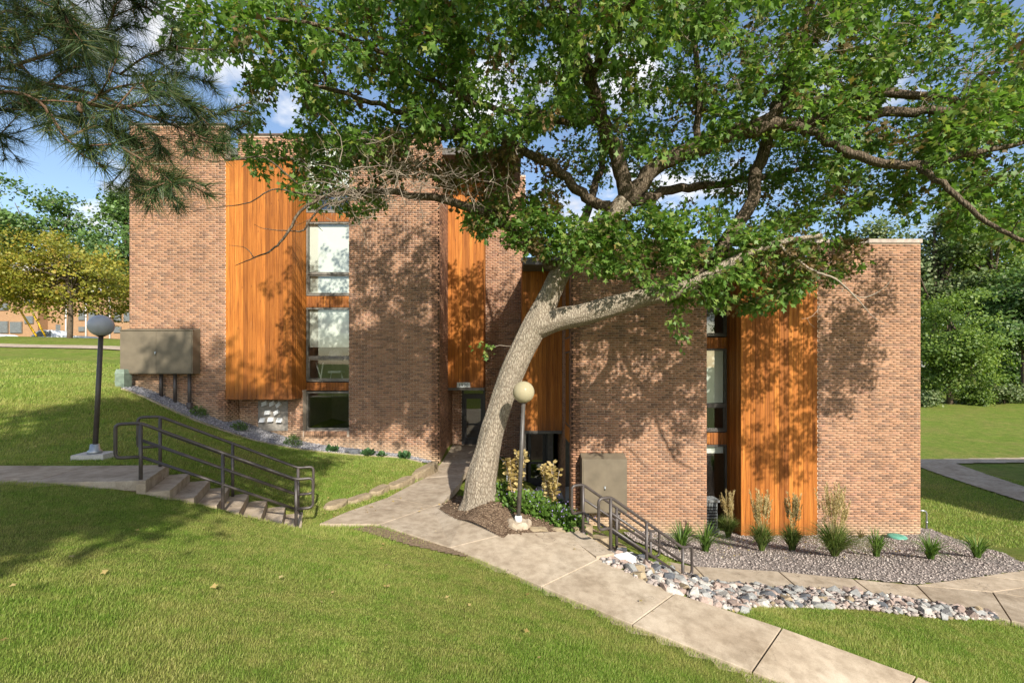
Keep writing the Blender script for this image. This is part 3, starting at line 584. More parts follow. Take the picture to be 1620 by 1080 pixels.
wall(QY+1.0, DY, -5.0, ZTR, QX0+.02, 'y', flip=-1, th=.2)
# soldier course under the lowest left window
for i in range(int((WX0-BX1-.1)/.0677)):
    a = BX1+.06+i*.0677; z0 = zsill-.2; P = [(a, WY+.002, z0), (a+.0577, WY+.002, z0), (a+.0577, WY+.002, z0+.19), (a, WY+.002, z0+.19)]
    BR_V.append(P+[(x, WY-.02, z) for x, _, z in P])
MBs = MB(); MBs.box((BX1+.02, WY+.001, zsill-.2), (WX0, WY+.3, zsill-.005)); MBs.build('sill_backing', 'mortar', bld)
# closed dark core and roofs
def slab_box(name, a, b, mat): m = MB(); m.box(a, b); return m.build(name, mat, bld)
slab_box('roof', (LX0+.05, WY+.6, ZT-.35), (QX0-.02, 27, ZT-.12), 'roofdark')
slab_box('roof', (QX0+.01, RGY+.4, ZTR-.35), (RXE-.02, 27, ZTR-.12), 'roofdark')
slab_box('side_wall', (LX0+.003, BY+.24, -2.6), (LX0+.28, 27, ZT-.02), 'brick')
slab_box('side_wall', (RXE-.28, RY+.29, -5.3), (RXE-.003, 27, ZTR-.02), 'brick')
slab_box('rear_wall', (LX0, 26.9, -5.3), (RXE, 27.2, ZTR-.02), 'brick'); slab_box('rear_wall', (LX0, 26.9, ZTR), (QX0, 27.2, ZT-.02), 'brick')
slab_box('side_wall', (QX0-.25, DY+.24, ZTR-.3), (QX0-.01, 26.9, ZT-.02), 'brick')
# copings
def coping(x0, x1, y0, y1, z, h, mat): m = MB(); m.box((x0-.03, y0-.04, z), (x1+.03, y1, z+h)); m.build('coping', mat, bld)
coping(LX0, BX0, BY, BY+.35, ZT-.02, .05, 'copdark'); coping(BX0, BX1+.1, BY+.65, BY+1.0, ZT-.02, .05, 'copdark'); coping(WX1+.05, PX1, PY+.3, PY+.6, ZT-.02, .05, 'copdark'); coping(WX0-1.7, WX1, WY, WY+.35, ZT-.015, .045, 'copdark'); coping(PX1, QX0, DY, DY+.35, ZT-.015, .045, 'copdark')
coping(CX1-2.3, RXE, RY, RY+.4, ZTR-.01, .11, 'coping'); coping(RX0, RX1, RY, RY+.4, ZTR-.012, .11, 'coping'); coping(QX0, RX0-.05, QY, QY+.3, ZTR-.012, .10, 'coping')
# cedar bays made of planks
PLK = {}
def plank_mesh(wd, ln, th=.022):
    k = (round(wd, 4), round(ln, 3))
    if k not in PLK:
        c = .006; m = MB(); prof = [(0, th), (0, c), (c, 0), (wd-c, 0), (wd, c), (wd, th)]
        V = [(x, y, 0) for x, y in prof]+[(x, y, ln) for x, y in prof]
        m.add(V, [(i, (i+1) % 6, 6+(i+1) % 6, 6+i) for i in range(6)]+[(5,4,3,2,1,0), (6,7,8,9,10,11)])
        PLK[k] = m.mesh('plank'); PLK[k].materials.append(M['wood'])
    return PLK[k]
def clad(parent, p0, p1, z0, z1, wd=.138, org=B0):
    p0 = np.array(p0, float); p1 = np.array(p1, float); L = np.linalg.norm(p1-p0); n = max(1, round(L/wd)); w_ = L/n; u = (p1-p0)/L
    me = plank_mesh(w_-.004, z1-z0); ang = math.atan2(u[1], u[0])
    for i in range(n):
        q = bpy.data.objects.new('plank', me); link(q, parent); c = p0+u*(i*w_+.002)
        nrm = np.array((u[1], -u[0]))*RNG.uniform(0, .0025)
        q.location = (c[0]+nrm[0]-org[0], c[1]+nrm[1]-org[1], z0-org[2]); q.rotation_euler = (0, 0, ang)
def bay(x0, x1, yf, yb, z0, z1, left=False, right=False, wd=.138, cap=True):
    m = MB(); m.box((x0+.03, yf+.025, z0+.01), (x1-.03, yb, z1)); b = m.build('wood_bay', 'bronze', bld)
    clad(b, (x0, yf), (x1, yf), z0, z1, wd)
    if right: clad(b, (x1, yf+.012), (x1, yb), z0, z1, wd)
    if left: clad(b, (x0, yb), (x0, yf+.012), z0, z1, wd)
    if cap:
        c = MB(); t = .55; c.add([(x0-.03, yf-.03, z1), (x1+.03, yf-.03, z1), (x1+.03, yb, z1+t), (x0-.03, yb, z1+t), (x0-.03, yf-.03, z1+.03), (x1+.03, yf-.03, z1+.03), (x1+.03, yb, z1+t+.03), (x0-.03, yb, z1+t+.03), (x0-.03, yb, z1), (x1+.03, yb, z1)],
              [(4,5,6,7),(0,1,5,4),(0,4,7,3),(1,2,6,5),(0,3,8),(1,9,2),(3,2,9,8)]); c.build('bay_cap', 'copdark', bld)
    return b
bay(BX0, BX1, BY-.012, GY+.05, zb1, zbt, right=True)
wall(BX0, BX1+.05, zbt+.1, ZT, BY+.65)
bay(CX0, CX1, RY-.012, RGY+.08, -5.02, zrt, left=True)
wall(CX0-.2, CX1, zrt+.1, ZTR, RY+.7)
zpe = zp(613, PY); bay(WX1+.01, PX1, PY, DY-.05, zpe, ZT-.6, right=True, wd=.13)
wall(WX1+.01, PX1, ZT-.75, ZT, PY+.3); zqe = zp(681, QY); bay(QX0, RX0-.01, QY, QY+1.0, zqe, zp(415, QY), left=True, wd=.13, cap=False)
for (x0, x1, y, z) in ((WX1+.01, PX1+.02, PY-.02, zpe), (QX0-.02, RX0-.01, QY-.02, zqe)):
    m = MB(); m.box((x0, y, z-.10), (x1, y+.9, z-.003)); m.build('soffit_trim', 'bronze', bld)
# windows
def window(x0, x1, z0, z1, y, bars=(), blind=None, fr=.055, mat='greyframe', pane=True):
    m = MB(); d0, d1 = y-.05, y+.05
    m.box((x0, d0, z0), (x0+fr, d1, z1)); m.box((x1-fr, d0, z0), (x1, d1, z1)); m.box((x0+fr, d0, z0), (x1-fr, d1, z0+fr)); m.box((x0+fr, d0, z1-fr), (x1-fr, d1, z1))
    for zb in bars: m.box((x0+fr, d0-.012, zb-.045), (x1-fr, d1, zb+.045))
    wd = m.build('window', mat, bld); ed = [z0+fr]+sorted(bars)+[z1-fr]
    for a, b in zip(ed[:-1], ed[1:]):
        g = MB(); g.add([(x0+fr, y, a), (x1-fr, y, a), (x1-fr, y, b), (x0+fr, y, b)], [(0,1,2,3)]); g.build('pane', 'glass', wd)
    for a, b in zip(ed[:-1], ed[1:]):
        if bars and a != ed[-2]:                               # inner sash of the lower light
            g = MB(); s = .035; aa, bb = a+(.045 if a in bars else 0)+.01, b-.055
            g.box((x0+fr+.01, y-.035, aa), (x0+fr+.01+s, y+.03, bb)); g.box((x1-fr-.01-s, y-.035, aa), (x1-fr-.01, y+.03, bb)); g.box((x0+fr+.01+s, y-.035, aa), (x1-fr-.01-s, y+.03, aa+s)); g.box((x0+fr+.01+s, y-.035, bb-s), (x1-fr-.01-s, y+.03, bb)); g.build('sash', mat, wd)
    if blind:
        g = MB(); za, zc = blind; g.box((x0+fr+.01, y+.07, za), (x1-fr-.01, y+.074, zc)); g.box((x0+fr+.01, y+.06, za-.02), (x1-fr-.01, y+.085, za)); g.build('blind', 'shade', wd)
    return wd
wx0, wx1 = BX1+.03, WX0+.35
def zg(py): return zp(py, GY)
window(wx0, wx1, zg(337), zg(215), GY, (zg(300),), (zg(298), zg(217)))
window(wx0, wx1, zg(468), zg(352), GY, (zg(433),), (zg(466), zg(354)))
window(wx0, wx1, zg(603), zg(487), GY, (zg(565),), (zg(548), zg(489)))
window(wx0, wx1, zg(679), zg(619), GY, (), None)
def spandrel(x0, x1, z0, z1, y):
    m = MB(); m.box((x0, y-.02, z0), (x1, y+.2, z1)); s = m.build('spandrel', 'bronze', bld); clad(s, (x0, y-.045), (x1, y-.045), z0+.006, z1-.006, .10)
for a, b in ((487, 468), (618, 604), (352, 337)): spandrel(wx0, wx1, zg(a)+.01, zg(b)-.01, GY)
wall(wx0, wx1, zg(215)+.02, ZT, GY-.05, th=.2)
rx0, rx1 = RX1-.35, CX0-.02
def zr(py): return zp(py, RGY)
window(rx0, rx1, zr(532), zr(408), RGY, (zr(489),), None, .05, 'bronze')
window(rx0, rx1, zr(682), zr(552), RGY, (zr(640),), (zr(636), zr(554)), .05, 'bronze')
window(rx0, rx1, zr(845), zr(703), RGY, (zr(790),), (zr(716), zr(705)), .05, 'bronze')
for a, b in ((552, 533), (703, 683)): spandrel(rx0, rx1, zr(a)+.01, zr(b)-.01, RGY)
wall(rx0, rx1, zr(408)+.02, ZTR, RGY-.05, th=.2); wall(rx0, rx1, -5.4, zr(846), RGY-.05, th=.2)
for (x0, x1, y, zs) in ((wx0-.6, wx1+1.2, GY+.12, [zg(690), zg(611), zg(478), zg(345), zg(210)]), (rx0-1.6, rx1+.5, RGY+.12, [zr(846), zr(693), zr(543), zr(400)])):
    for a, b in zip(zs[:-1], zs[1:]):
        m = MB(); V = [(x0,y,a+.02),(x1,y,a+.02),(x1,y+3.5,a+.02),(x0,y+3.5,a+.02),(x0,y,b),(x1,y,b),(x1,y+3.5,b),(x0,y+3.5,b)]
        m.add(V, [(0,1,2,3),(7,6,5,4),(1,5,6,2),(2,6,7,3),(3,7,4,0)]); m.build('room', 'room', bld)
# side slot window on the left-facing return of the right wing
m = MB(); ys0, ys1 = 13.35, 14.35
for a, b in ((420, 536), (556, 672), (695, 800)):
    m = MB(); m.box((RX0-.014, ys0, zp(b, 13.9)), (RX0-.002, ys1, zp(a, 13.9))); f = m.build('window', 'bronze', bld)
    g = MB(); g.add([(RX0-.018, ys0+.05, zp(b, 13.9)+.05), (RX0-.018, ys1-.05, zp(b, 13.9)+.05), (RX0-.018, ys1-.05, zp(a, 13.9)-.05), (RX0-.018, ys0+.05, zp(a, 13.9)-.05)], [(3,2,1,0)]); g.build('pane', 'glass', f)
for a, b in ((536, 556), (672, 695)):
    m = MB(); m.box((RX0-.03, ys0, zp(b, 13.9)+.01), (RX0-.002, ys1, zp(a, 13.9)-.01)); m.build('spandrel', 'wood', bld)
# doors
def door(x0, x1, z0, z1, y, name='door', transom=True):
    m = MB(); f = .07; m.box((x0, y-.05, z0), (x0+f, y+.06, z1)); m.box((x1-f, y-.05, z0), (x1, y+.06, z1)); m.box((x0+f, y-.05, z1-f), (x1-f, y+.06, z1)); m.box((x0+f, y-.05, z0), (x1-f, y+.06, z0+.05))
    zt = z1-.42 if transom else z1-f
    if transom: m.box((x0+f, y-.05, zt), (x1-f, y+.06, zt+.08))
    d_ = m.build(name, 'blackm', bld)
    l = MB(); a, b = x0+f+.01, x1-f-.01; l.box((a, y-.02, z0+.06), (a+.1, y+.03, zt)); l.box((b-.1, y-.02, z0+.06), (b, y+.03, zt)); l.box((a+.1, y-.02, z0+.06), (b-.1, y+.03, z0+.28)); l.box((a+.1, y-.02, zt-.12), (b-.1, y+.03, zt)); l.box((a+.1, y-.02, z0+.78), (b-.1, y+.03, z0+.86)); l.build('door_leaf', 'blackm', d_)
    for q0, q1 in ((z0+.28, z0+.78), (z0+.86, zt-.12)):
        g = MB(); g.add([(a+.1, y, q0), (b-.1, y, q0), (b-.1, y, q1), (a+.1, y, q1)], [(0,1,2,3)]); g.build('pane', 'glass', d_)
    if transom: g = MB(); g.add([(x0+f, y, zt+.08), (x1-f, y, zt+.08), (x1-f, y, z1-f), (x0+f, y, z1-f)], [(0,1,2,3)]); g.build('pane', 'glass', d_)
    h = MB(); h.tube([(a+.05, y-.03, z0+1.0), (a+.05, y-.08, z0+1.0), (a+.05, y-.08, z0+1.14), (a+.05, y-.03, z0+1.14)], .014, 8); h.build('handle', 'steel', d_)
door(xp(731, DY), PX1-.01, -3.24, -.86, DY-.01)
door(QX0+.16, RX0-.42, -4.38, zqe-.1, QY+1.05, transom=False)
m = MB(); m.box((RX0-.42, QY+1.0, -4.5), (RX0-.22, QY+1.2, zqe)); m.build('door_jamb', 'bronze', bld)
m = MB(); m.box((WX1, DY+.3, -3.4), (PX1+.3, DY+4, -3.24)); m.box((WX1-.05, DY+3.9, -3.4), (PX1+.3, DY+4.1, -.5)); m.build('lobby', 'room', bld)
m = MB(); m.box((QX0, QY+4.4, -4.5), (RX0, QY+4.5, -2)); m.box((QX0, QY+1.1, -4.6), (RX0, QY+4.4, -4.45)); m.build('lobby', 'room', bld)
m = MB(); m.box((QX0-.9, 12.4, -4.9), (RX0+.1, QY+1.2, -4.40)); m.build('entry_floor', 'pale_concrete', bld)
m = MB(); m.box((PX1+.02, 13.0, -4.9), (PX1+.22, DY, -3.14)); m.build('areaway_wall', 'pale_concrete', bld)
# vent panel below the left bay
vx0, vx1 = xp(409, WY), xp(456, WY); m = MB(); m.box((vx0, WY-.03, zp(681, WY)), (vx1, WY-.0, zp(634, WY))); m.box((vx0+.02, WY-.035, zp(656, WY)), (vx1-.02, WY-.029, zp(655, WY))); vp = m.build('vent_panel', 'louver', bld)
for px, py, tilt in ((417, 664, 0), (430, 663, .05), (444, 664, -.05), (425, 652, .1), (439, 652, .6), (442, 640, .75), (432, 638, .5), (420, 638, .4)):
    x, z = xp(px, WY), zp(py, WY); c, s = math.cos(tilt), math.sin(tilt); h = MB()
    prof = [(-.085, .07, .03), (.085, .07, .03), (.085, -.06, .12), (-.085, -.06, .12)]
    A = [(x+a*c-b*s, WY-.031, z+a*s+b*c) for a, b, _ in prof]; Bq = [(x+a*c-b*s, WY-.031-d, z+a*s+b*c) for a, b, d in prof]
    h.add(A+Bq, [(4,5,6,7),(0,1,5,4),(1,2,6,5),(2,3,7,6),(3,0,4,7)]); h.build('vent_hood', 'white', vp)
# address plate over the entrance
pz0, pz1 = zp(612.5, PY), zp(604.5, PY); px0, px1 = xp(723, PY), xp(744, PY)
sg = empty('address_sign', ((px0+px1)/2, PY-.05, pz0), 'pale address plate reading 1590 over the entrance door', 'sign')
m = MB(); m.box((px0, PY-.06, pz0), (px1, PY-.035, pz1)); m.build('plate', 'sign', sg)
for i, ch in enumerate('1590'):
    cu = bpy.data.curves.new('digit', 'FONT'); cu.body = ch; cu.size = .17; cu.extrude = .003; cu.align_x = 'CENTER'; tmp = bpy.data.objects.new('digit', cu); COL.objects.link(tmp)
    dg = bpy.context.evaluated_depsgraph_get(); me = bpy.data.meshes.new_from_object(tmp.evaluated_get(dg)); bpy.data.objects.remove(tmp)
    q = bpy.data.objects.new('digit', me); me.materials.clear(); me.materials.append(M['ink']); link(q, sg); q.rotation_euler = (R(90), 0, 0); q.location = ((i-1.5)*.095, -.0135, .035)
# desk and chair seen through the second lowest left window
fz = zg(611)+.02
ch = empty('desk_chair', (-6.2, GY+.7, fz), 'grey rounded chair back just inside the second lowest left window', 'chair')
m = MB(); m.lathe((-6.2, GY+.7, fz+1.02), [(0.01, -.24), (.2, -.2), (.25, 0), (.2, .18), (.02, .24)], 16); o = m.build('backrest', 'chairgrey', ch)
m = MB(); m.box((-6.42, GY+.55, fz+.42), (-5.98, GY+.98, fz+.5)); m.build('seat', 'chairgrey', ch)
for a in (-.18, .18):
    m = MB(); m.tube([(-6.2+a, GY+.75, fz+.45), (-6.2+a*1.3, GY+.75, fz)], .018, 6); m.build('leg', 'steel', ch)
dk = empty('desk', (-6.0, GY+.4, fz), 'dark desk with white slanting legs behind the second lowest left window', 'desk')
m = MB(); m.box((-6.85, GY+.2, fz+.78), (-5.3, GY+.52, fz+.82)); m.build('top', 'bronze', dk)
for a, b in ((-6.75, -6.5), (-6.5, -6.62), (-5.5, -5.4)):
    m = MB(); m.tube([(a, GY+.35, fz+.78), (b, GY+.35, fz)], .022, 6); m.build('leg', 'white', dk)

V = np.array(BR_V, float).reshape(-1, 8, 3); nb = len(V)
bf = np.array([(4,5,6,7),(0,1,5,4),(1,2,6,5),(2,3,7,6),(3,0,4,7)])
Vf = V.reshape(-1, 3); gz = H(Vf[:, 0], np.minimum(Vf[:, 1], 15.0)-.15); hgt = Vf[:, 2]-gz
stain = np.clip(1-(hgt-.08)/.42, 0, 1)*np.where(Vf[:, 1] < 15.6, .85, .3)
o = stuff_mesh('brickwork', Vf-B0, (bf[None]+(np.arange(nb)*8)[:, None, None]).reshape(-1, 4), 'brick', bld, kind='stuff')
at = o.data.attributes.new('stain', 'FLOAT', 'POINT'); at.data.foreach_set('value', stain.astype(np.float32))
Lb = BLEN-.01; mb = MB(); mb.add([(0,.009,0),(Lb,.009,0),(Lb,.009,.0577),(0,.009,.0577),(0,0,0),(Lb,0,0),(Lb,0,.0577),(0,0,.0577)], bf.tolist()); bme = mb.mesh('brick'); bme.materials.append(M['brick1'])
for wo_, a, za, yy in SINGLE:
    q = bpy.data.objects.new('brick', bme); link(q, wo_); q.location = (a-B0[0], yy-B0[1]+RNG.uniform(-.0018, .0018), za-B0[2])
# ------------------------------------------------------------------ railings
def railing(name_label, A, Bp, mids, hgt, loopA, loopB, side, group='brown pipe handrails', zA=0, zB=0):
    """A, Bp: foot of first and last post (3D). mids: fractions with further posts. loopA/loopB: how far the end loops reach."""
    A = np.array(A, float); Bp = np.array(Bp, float); u = unit((Bp-A)*np.array((1, 1, 0))); up = np.array((0, 0, 1.))
    root = empty('handrail', A, name_label, 'railing', group); r = .024
    def at(f, h): return A+(Bp-A)*f+up*h
    h0, h1, h2 = hgt, hgt*.71, hgt*.42
    for f in [0]+list(mids)+[1]:
        m = MB(); p = at(f, 0); m.tube([p-up*.25, p+up*hgt], r*1.08, 10); m.build('post', 'rail', root)
    def arc(pts, n=3):      # rounded corner chain
        P = [np.array(q, float) for q in pts]; out = [P[0]]
        for i in range(1, len(P)-1):
            a = P[i]+unit(P[i-1]-P[i])*.07; b = P[i]+unit(P[i+1]-P[i])*.07
            for t in np.linspace(0, 1, n+1): out.append((1-t)**2*a+2*t*(1-t)*P[i]+t*t*b)
        return out+[P[-1]]
    m = MB()
    a0, a2 = at(0, h0), at(0, h2); b0, b2 = at(1, h0), at(1, h2)
    loop = arc([a2, a2-u*loopA, a0-u*loopA, a0, b0, b0+u*loopB, b2+u*loopB, b2])
    m.tube(loop, r, 10); m.build('top_rail', 'rail', root)
    m = MB(); m.tube([at(0, h1), at(1, h1)], r*.92, 10); m.build('mid_rail', 'rail', root)
    m = MB(); m.tube([a2, b2], r*.92, 10); m.build('bottom_rail', 'rail', root)
    for f in (0, 1):
        m = MB(); p = at(f, 0); m.lathe(p, [(.05, -.02), (.05, .012), (.028, .02)], 12); m.build('base_flange', 'rail', root)
    return root
def stL(s, n, dz=0): q = ST0+SU*s-SN*n; return np.array((q[0], q[1], ZL-.15*max(0, math.ceil(s/.297-1e-6)) if s > 0 else ZL))
railing('brown pipe handrail on the near side of the left stairs', stL(-.10, 1.02), stL(2.0, 1.02), (.5,), .86, .30, .26, 1)
railing('brown pipe handrail on the lawn side of the left stairs, partly behind the nearer one', stL(-.10, .10), stL(2.0, .10), (.5,), .86, .30, .26, 1)
def stRp(s, n): q = RT0+RU*s+RN*n; return np.array((q[0], q[1], RZ-.70*max(0, s)))
railing('brown pipe handrail nearest the rock bank beside the right steps', stRp(.02, .10), stRp(1.46, .10), (.48,), .82, .22, .20, 1)
railing('brown pipe handrail on the building side of the right steps', stRp(.02, .90), stRp(1.46, .90), (.48,), .82, .22, .20, 1)
# thin wall rail by the lower entrance
rl = empty('wall_handrail', (-.6, 15.5, -3.2), 'thin grey handrail running down the wall behind the leaning trunk', 'railing')
m = MB(); m.tube([tuple(D(778, 706, 16.5)), tuple(D(806, 742, 15.0))], .022, 8); m.build('rail', 'steel', rl)
m = MB(); m.tube([tuple(D(784, 714, 16.2)), (D(784, 714, 16.2)[0], 16.2, -4.4)], .02, 8); m.build('post', 'steel', rl)
m = MB(); m.tube([tuple(D(802, 737, 15.2)), (D(802, 737, 15.2)[0], 15.2, -4.6)], .02, 8); m.build('post', 'steel', rl)

# ------------------------------------------------------------------ lamps
def lamp(base, ztop, gr, label, gmat, slab, collar, lean=(0, 0)):
    base = np.array(base, float); root = empty('lamp_post', base, label, 'street lamp', 'globe lamp posts')
    if slab == 'square':
        m = MB(); m.obox(base, unit((1, .15)), unit((-.15, 1)), .25, .18, base[2]-.3, base[2]+.09); m.build('footing', 'pale_concrete', root)
        m = MB(); m.lathe(base+(0, 0, .09), [(.11, 0), (.10, .05), (.075, .06), (.065, .16)], 18); m.build('collar', collar, root); zb = .09
    else:
        m = MB(); n = 18; prof = []
        V = []; Fq = []
        for j, (r_, z) in enumerate(((.22, -.3), (.215, .03), (.17, .07))):
            for i in range(n):
                a = 2*math.pi*i/n; rr = r_*(1+.09*math.sin(3*a+1)+.05*math.sin(7*a)); V.append(base+(rr*math.cos(a), rr*math.sin(a), z+.02*math.sin(5*a)))
        for j in range(2):
            for i in range(n): Fq.append((j*n+i, j*n+(i+1) % n, (j+1)*n+(i+1) % n, (j+1)*n+i))
        Fq.append(tuple(2*n+i for i in range(n))); m.add(V, Fq); m.build('footing', 'concrete', root)
        m = MB(); m.lathe(base+(0, 0, .06), [(.065, 0), (.062, .08), (.05, .1)], 16); m.build('collar', collar, root); zb = .06
    top = np.array((base[0]+lean[0], base[1]+lean[1], ztop-gr*.86)); m = MB(); m.tube([base+(0, 0, zb), base+(top-base)*.5, top], [.039, .038, .036], 14); m.build('post', 'rail' if slab == 'square' else 'bronze', root)
    m = MB(); m.lathe(top+(0, 0, -.03), [(.05, 0), (.085, .03), (.095, .07), (.07, .09)], 18); m.build('globe_holder', 'rail', root)
    m = MB(); m.lathe((top[0], top[1], ztop), [(gr*math.cos(a), gr*math.sin(a)) for a in np.linspace(-1.3, 1.5, 18)], 32); m.build('globe', gmat, root)
    return root
bl = D(150, 726, 8.06); lamp((bl[0], bl[1], h1(bl[0], bl[1])), (HY-515)/F*8.06, .188, 'lamp post with a grey globe standing on the left lawn', 'globe_grey', 'square', 'steel', (.11, 0))
br = D(820, 829, 7.83); lamp((br[0], br[1], h1(br[0], br[1])), (HY-620)/F*7.83, .188, 'lamp post with an amber globe in front of the leaning trunk', 'globe_amber', 'round', 'white', (.09, 0))

# ------------------------------------------------------------------ cabinets and small fixtures
cx0, cx1 = xp(190, 14.0), xp(305, 14.0); cz0, cz1 = zp(591, 14.0), zp(522.5, 14.0)
cb = empty('utility_cabinet', (cx0, 14.1, cz0), 'wide taupe utility cabinet hanging on the left brick wall', 'cabinet')
m = MB(); y0, y1 = 14.0, BY-.01
m.add([(cx0,y0,cz0),(cx1,y0,cz0),(cx1,y1,cz0),(cx0,y1,cz0),(cx0,y0,cz1),(cx1,y0,cz1),(cx1,y1,cz1+.08),(cx0,y1,cz1+.08)], [(0,3,2,1),(4,5,6,7),(0,1,5,4),(1,2,6,5),(2,3,7,6),(3,0,4,7)]); m.build('body', 'cabinet', cb)
for a, b in ((cx0+.03, (cx0+cx1)/2-.004), ((cx0+cx1)/2+.004, cx1-.03)): m = MB(); m.box((a, y0-.014, cz0+.03), (b, y0-.001, cz1-.03)); m.build('door', 'cabinet', cb)
m = MB(); m.box((cx0-.02, y0-.03, cz1), (cx1+.02, y0+.01, cz1+.025)); m.build('drip_edge', 'cabinet', cb)
lx = xp(246.5, 14.0); lz = zp(557, 14.0); m = MB(); m.box((lx-.025, y0-.035, lz-.02), (lx+.025, y0-.014, lz+.02)); m.tube([(lx, y0-.03, lz), (lx, y0-.03, lz-.08)], .018, 8); m.build('padlock', 'steel', cb)
for px in (202, 253, 275, 298):
    x = xp(px, 14.15); m = MB(); m.tube([(x, 14.2, cz0+.01), (x, 14.2, h1(x, 14.2)-.1)], .052, 10)
    if px == 298: m.tube([(x, 14.2, h1(x, 14.2)+.22), (x, 14.2, h1(x, 14.2)-.1)], .085, 10)
    m.build('conduit', 'rail', cb)
dx0, dx1 = xp(921, 12.62), xp(992, 12.62); dz0, dz1 = zp(811, 12.62), zp(726, 12.62)
cb = empty('utility_cabinet', (dx0, 12.7, dz0), 'tall taupe utility cabinet on the brick wall behind the right steps', 'cabinet')
m = MB(); y0, y1 = 12.62, RY-.01
m.add([(dx0,y0,dz0),(dx1,y0,dz0),(dx1,y1,dz0),(dx0,y1,dz0),(dx0,y0,dz1),(dx1,y0,dz1),(dx1,y1,dz1+.1),(dx0,y1,dz1+.1)], [(0,3,2,1),(4,5,6,7),(0,1,5,4),(1,2,6,5),(2,3,7,6),(3,0,4,7)]); m.build('body', 'cabinet', cb)
m = MB(); m.box((dx0+.03, y0-.014, dz0+.03), (dx1-.03, y0-.001, dz1-.03)); m.build('door', 'cabinet', cb)
lx = xp(957, 12.6); lz = zp(770, 12.6); m = MB(); m.box((lx-.025, y0-.035, lz-.02), (lx+.025, y0-.014, lz+.02)); m.tube([(lx, y0-.03, lz), (lx, y0-.03, lz-.08)], .018, 8); m.build('padlock', 'steel', cb)
for x in (dx0+.18, dx1-.2):
    m = MB(); m.tube([(x, 12.8, dz0+.01), (x, 12.8, -4.9)], .05, 10); m.build('conduit', 'rail', cb)
gx_, gy_ = xp(193, 13.9), 13.95; gz_ = h1(gx_, gy_)
gb_ = empty('utility_pedestal', (gx_, gy_, gz_), 'pale green utility pedestal at the left corner of the building', 'utility box')
m = MB(); m.box((gx_-.14, gy_-.14, gz_-.1), (gx_+.14, gy_+.14, gz_+.40)); m.build('body', 'green_box', gb_)
m = MB(); m.add([(gx_-.15,gy_-.15,gz_+.40),(gx_+.15,gy_-.15,gz_+.40),(gx_+.15,gy_+.15,gz_+.40),(gx_-.15,gy_+.15,gz_+.40),(gx_-.12,gy_-.12,gz_+.55),(gx_+.12,gy_-.12,gz_+.55),(gx_+.12,gy_+.12,gz_+.55),(gx_-.12,gy_+.12,gz_+.55)], [(0,3,2,1),(4,5,6,7),(0,1,5,4),(1,2,6,5),(2,3,7,6),(3,0,4,7)]); m.build('lid', 'green_box', gb_)
# grey unit standing in the right window recess
ux0, ux1 = xp(1119, 13.4)-.2, xp(1133, 13.4); uz0, uz1 = h1(5.8, 13.2), zp(788, 13.4)
ub = empty('air_conditioner', ((ux0+ux1)/2, 13.4, uz0), 'grey cooling unit standing in the right window recess', 'air conditioner')
m = MB(); m.box((ux0, 13.25, uz0-.05), (ux1-.03, 13.6, uz1-.06)); m.build('body', 'acunit', ub)
m = MB(); m.box((ux0-.02, 13.21, uz1-.06), (ux1+.02, 13.64, uz1)); m.build('top', 'steel', ub)
m = MB(); m.box((ux0-.02, 13.21, uz0+.03), (ux1+.02, 13.26, uz0+.16)); m.build('kick_panel', 'steel', ub)
for i in range(7): m = MB(); m.box((ux0+.01, 13.243, uz0+.25+i*.085), (ux1-.05, 13.251, uz0+.29+i*.085)); m.build('slat', 'blackm', ub)
# standpipe and lid by the right corner
q = ground_at(1466, 838); zq = q[2]; sp_ = empty('standpipe', (q[0], q[1], zq), 'bent galvanised pipe stub by the right corner of the building', 'pipe')
m = MB(); P0 = np.array((q[0], q[1], zq)); m.tube([P0-(0, 0, .2), P0+(0, 0, .48), P0+(-.02, 0, .53), P0+(-.07, 0, .56), P0+(-.22, .02, .57)], .022, 10); m.build('pipe', 'steel', sp_)
m = MB(); m.lathe(P0+(0, 0, .2), [(.032, 0), (.032, .05)], 10); m.build('fitting', 'steel', sp_)
q = ground_at(1419, 853); zq = q[2]+.02; vb = empty('valve_box', (q[0], q[1], zq), 'flat green plastic valve box lid in the tan gravel bed', 'valve box')
m = MB(); m.lathe((q[0], q[1], zq), [(.23, 0), (.23, .05), (.21, .085), (.12, .1)], 20); m.build('lid', 'lidgreen', vb)

# ------------------------------------------------------------------ rocks
def rock_mesh(seed, n=26, flatz=.7):
    r = np.random.default_rng(seed); P = unit(r.normal(size=(n, 3)))*r.uniform(.8, 1.1, (n, 1)); P[:, 2] *= flatz; P[:, 0] *= 1.2
    import bmesh
    bm = bmesh.new(); [bm.verts.new(p) for p in P]; res = bmesh.ops.convex_hull(bm, input=bm.verts)
    bmesh.ops.delete(bm, geom=[v for v in bm.verts if not v.link_faces], context='VERTS')
    me = bpy.data.meshes.new('rock'); bm.to_mesh(me); bm.free(); return me
RK = {}
for mt in ('rock_grey', 'rock_pink', 'rock_white', 'rock_dark', 'rock_tan'):
    RK[mt] = []
    for s in range(4): me = rock_mesh(hash(mt) % 977*0+len(RK)*10+s, 18, .75); me.materials.append(M[mt]); RK[mt].append(me)
P_ = np.array(rock_band); cand = []
lo, hi = P_.min(0), P_.max(0)
tries = RNG.uniform(lo, hi, (14000, 2)); tries = tries[in_poly(tries[:, 0], tries[:, 1], P_)]
for c in tries:
    rr = RNG.uniform(.05, .105)
    if all((c[0]-q[0])**2+(c[1]-q[1])**2 > (.78*(rr+q[2]))**2 for q in cand): cand.append((c[0], c[1], rr))
    if len(cand) >= 298: break
CN = {'rock_grey': 'grey', 'rock_pink': 'pink', 'rock_white': 'pale', 'rock_dark': 'dark', 'rock_tan': 'tan'}
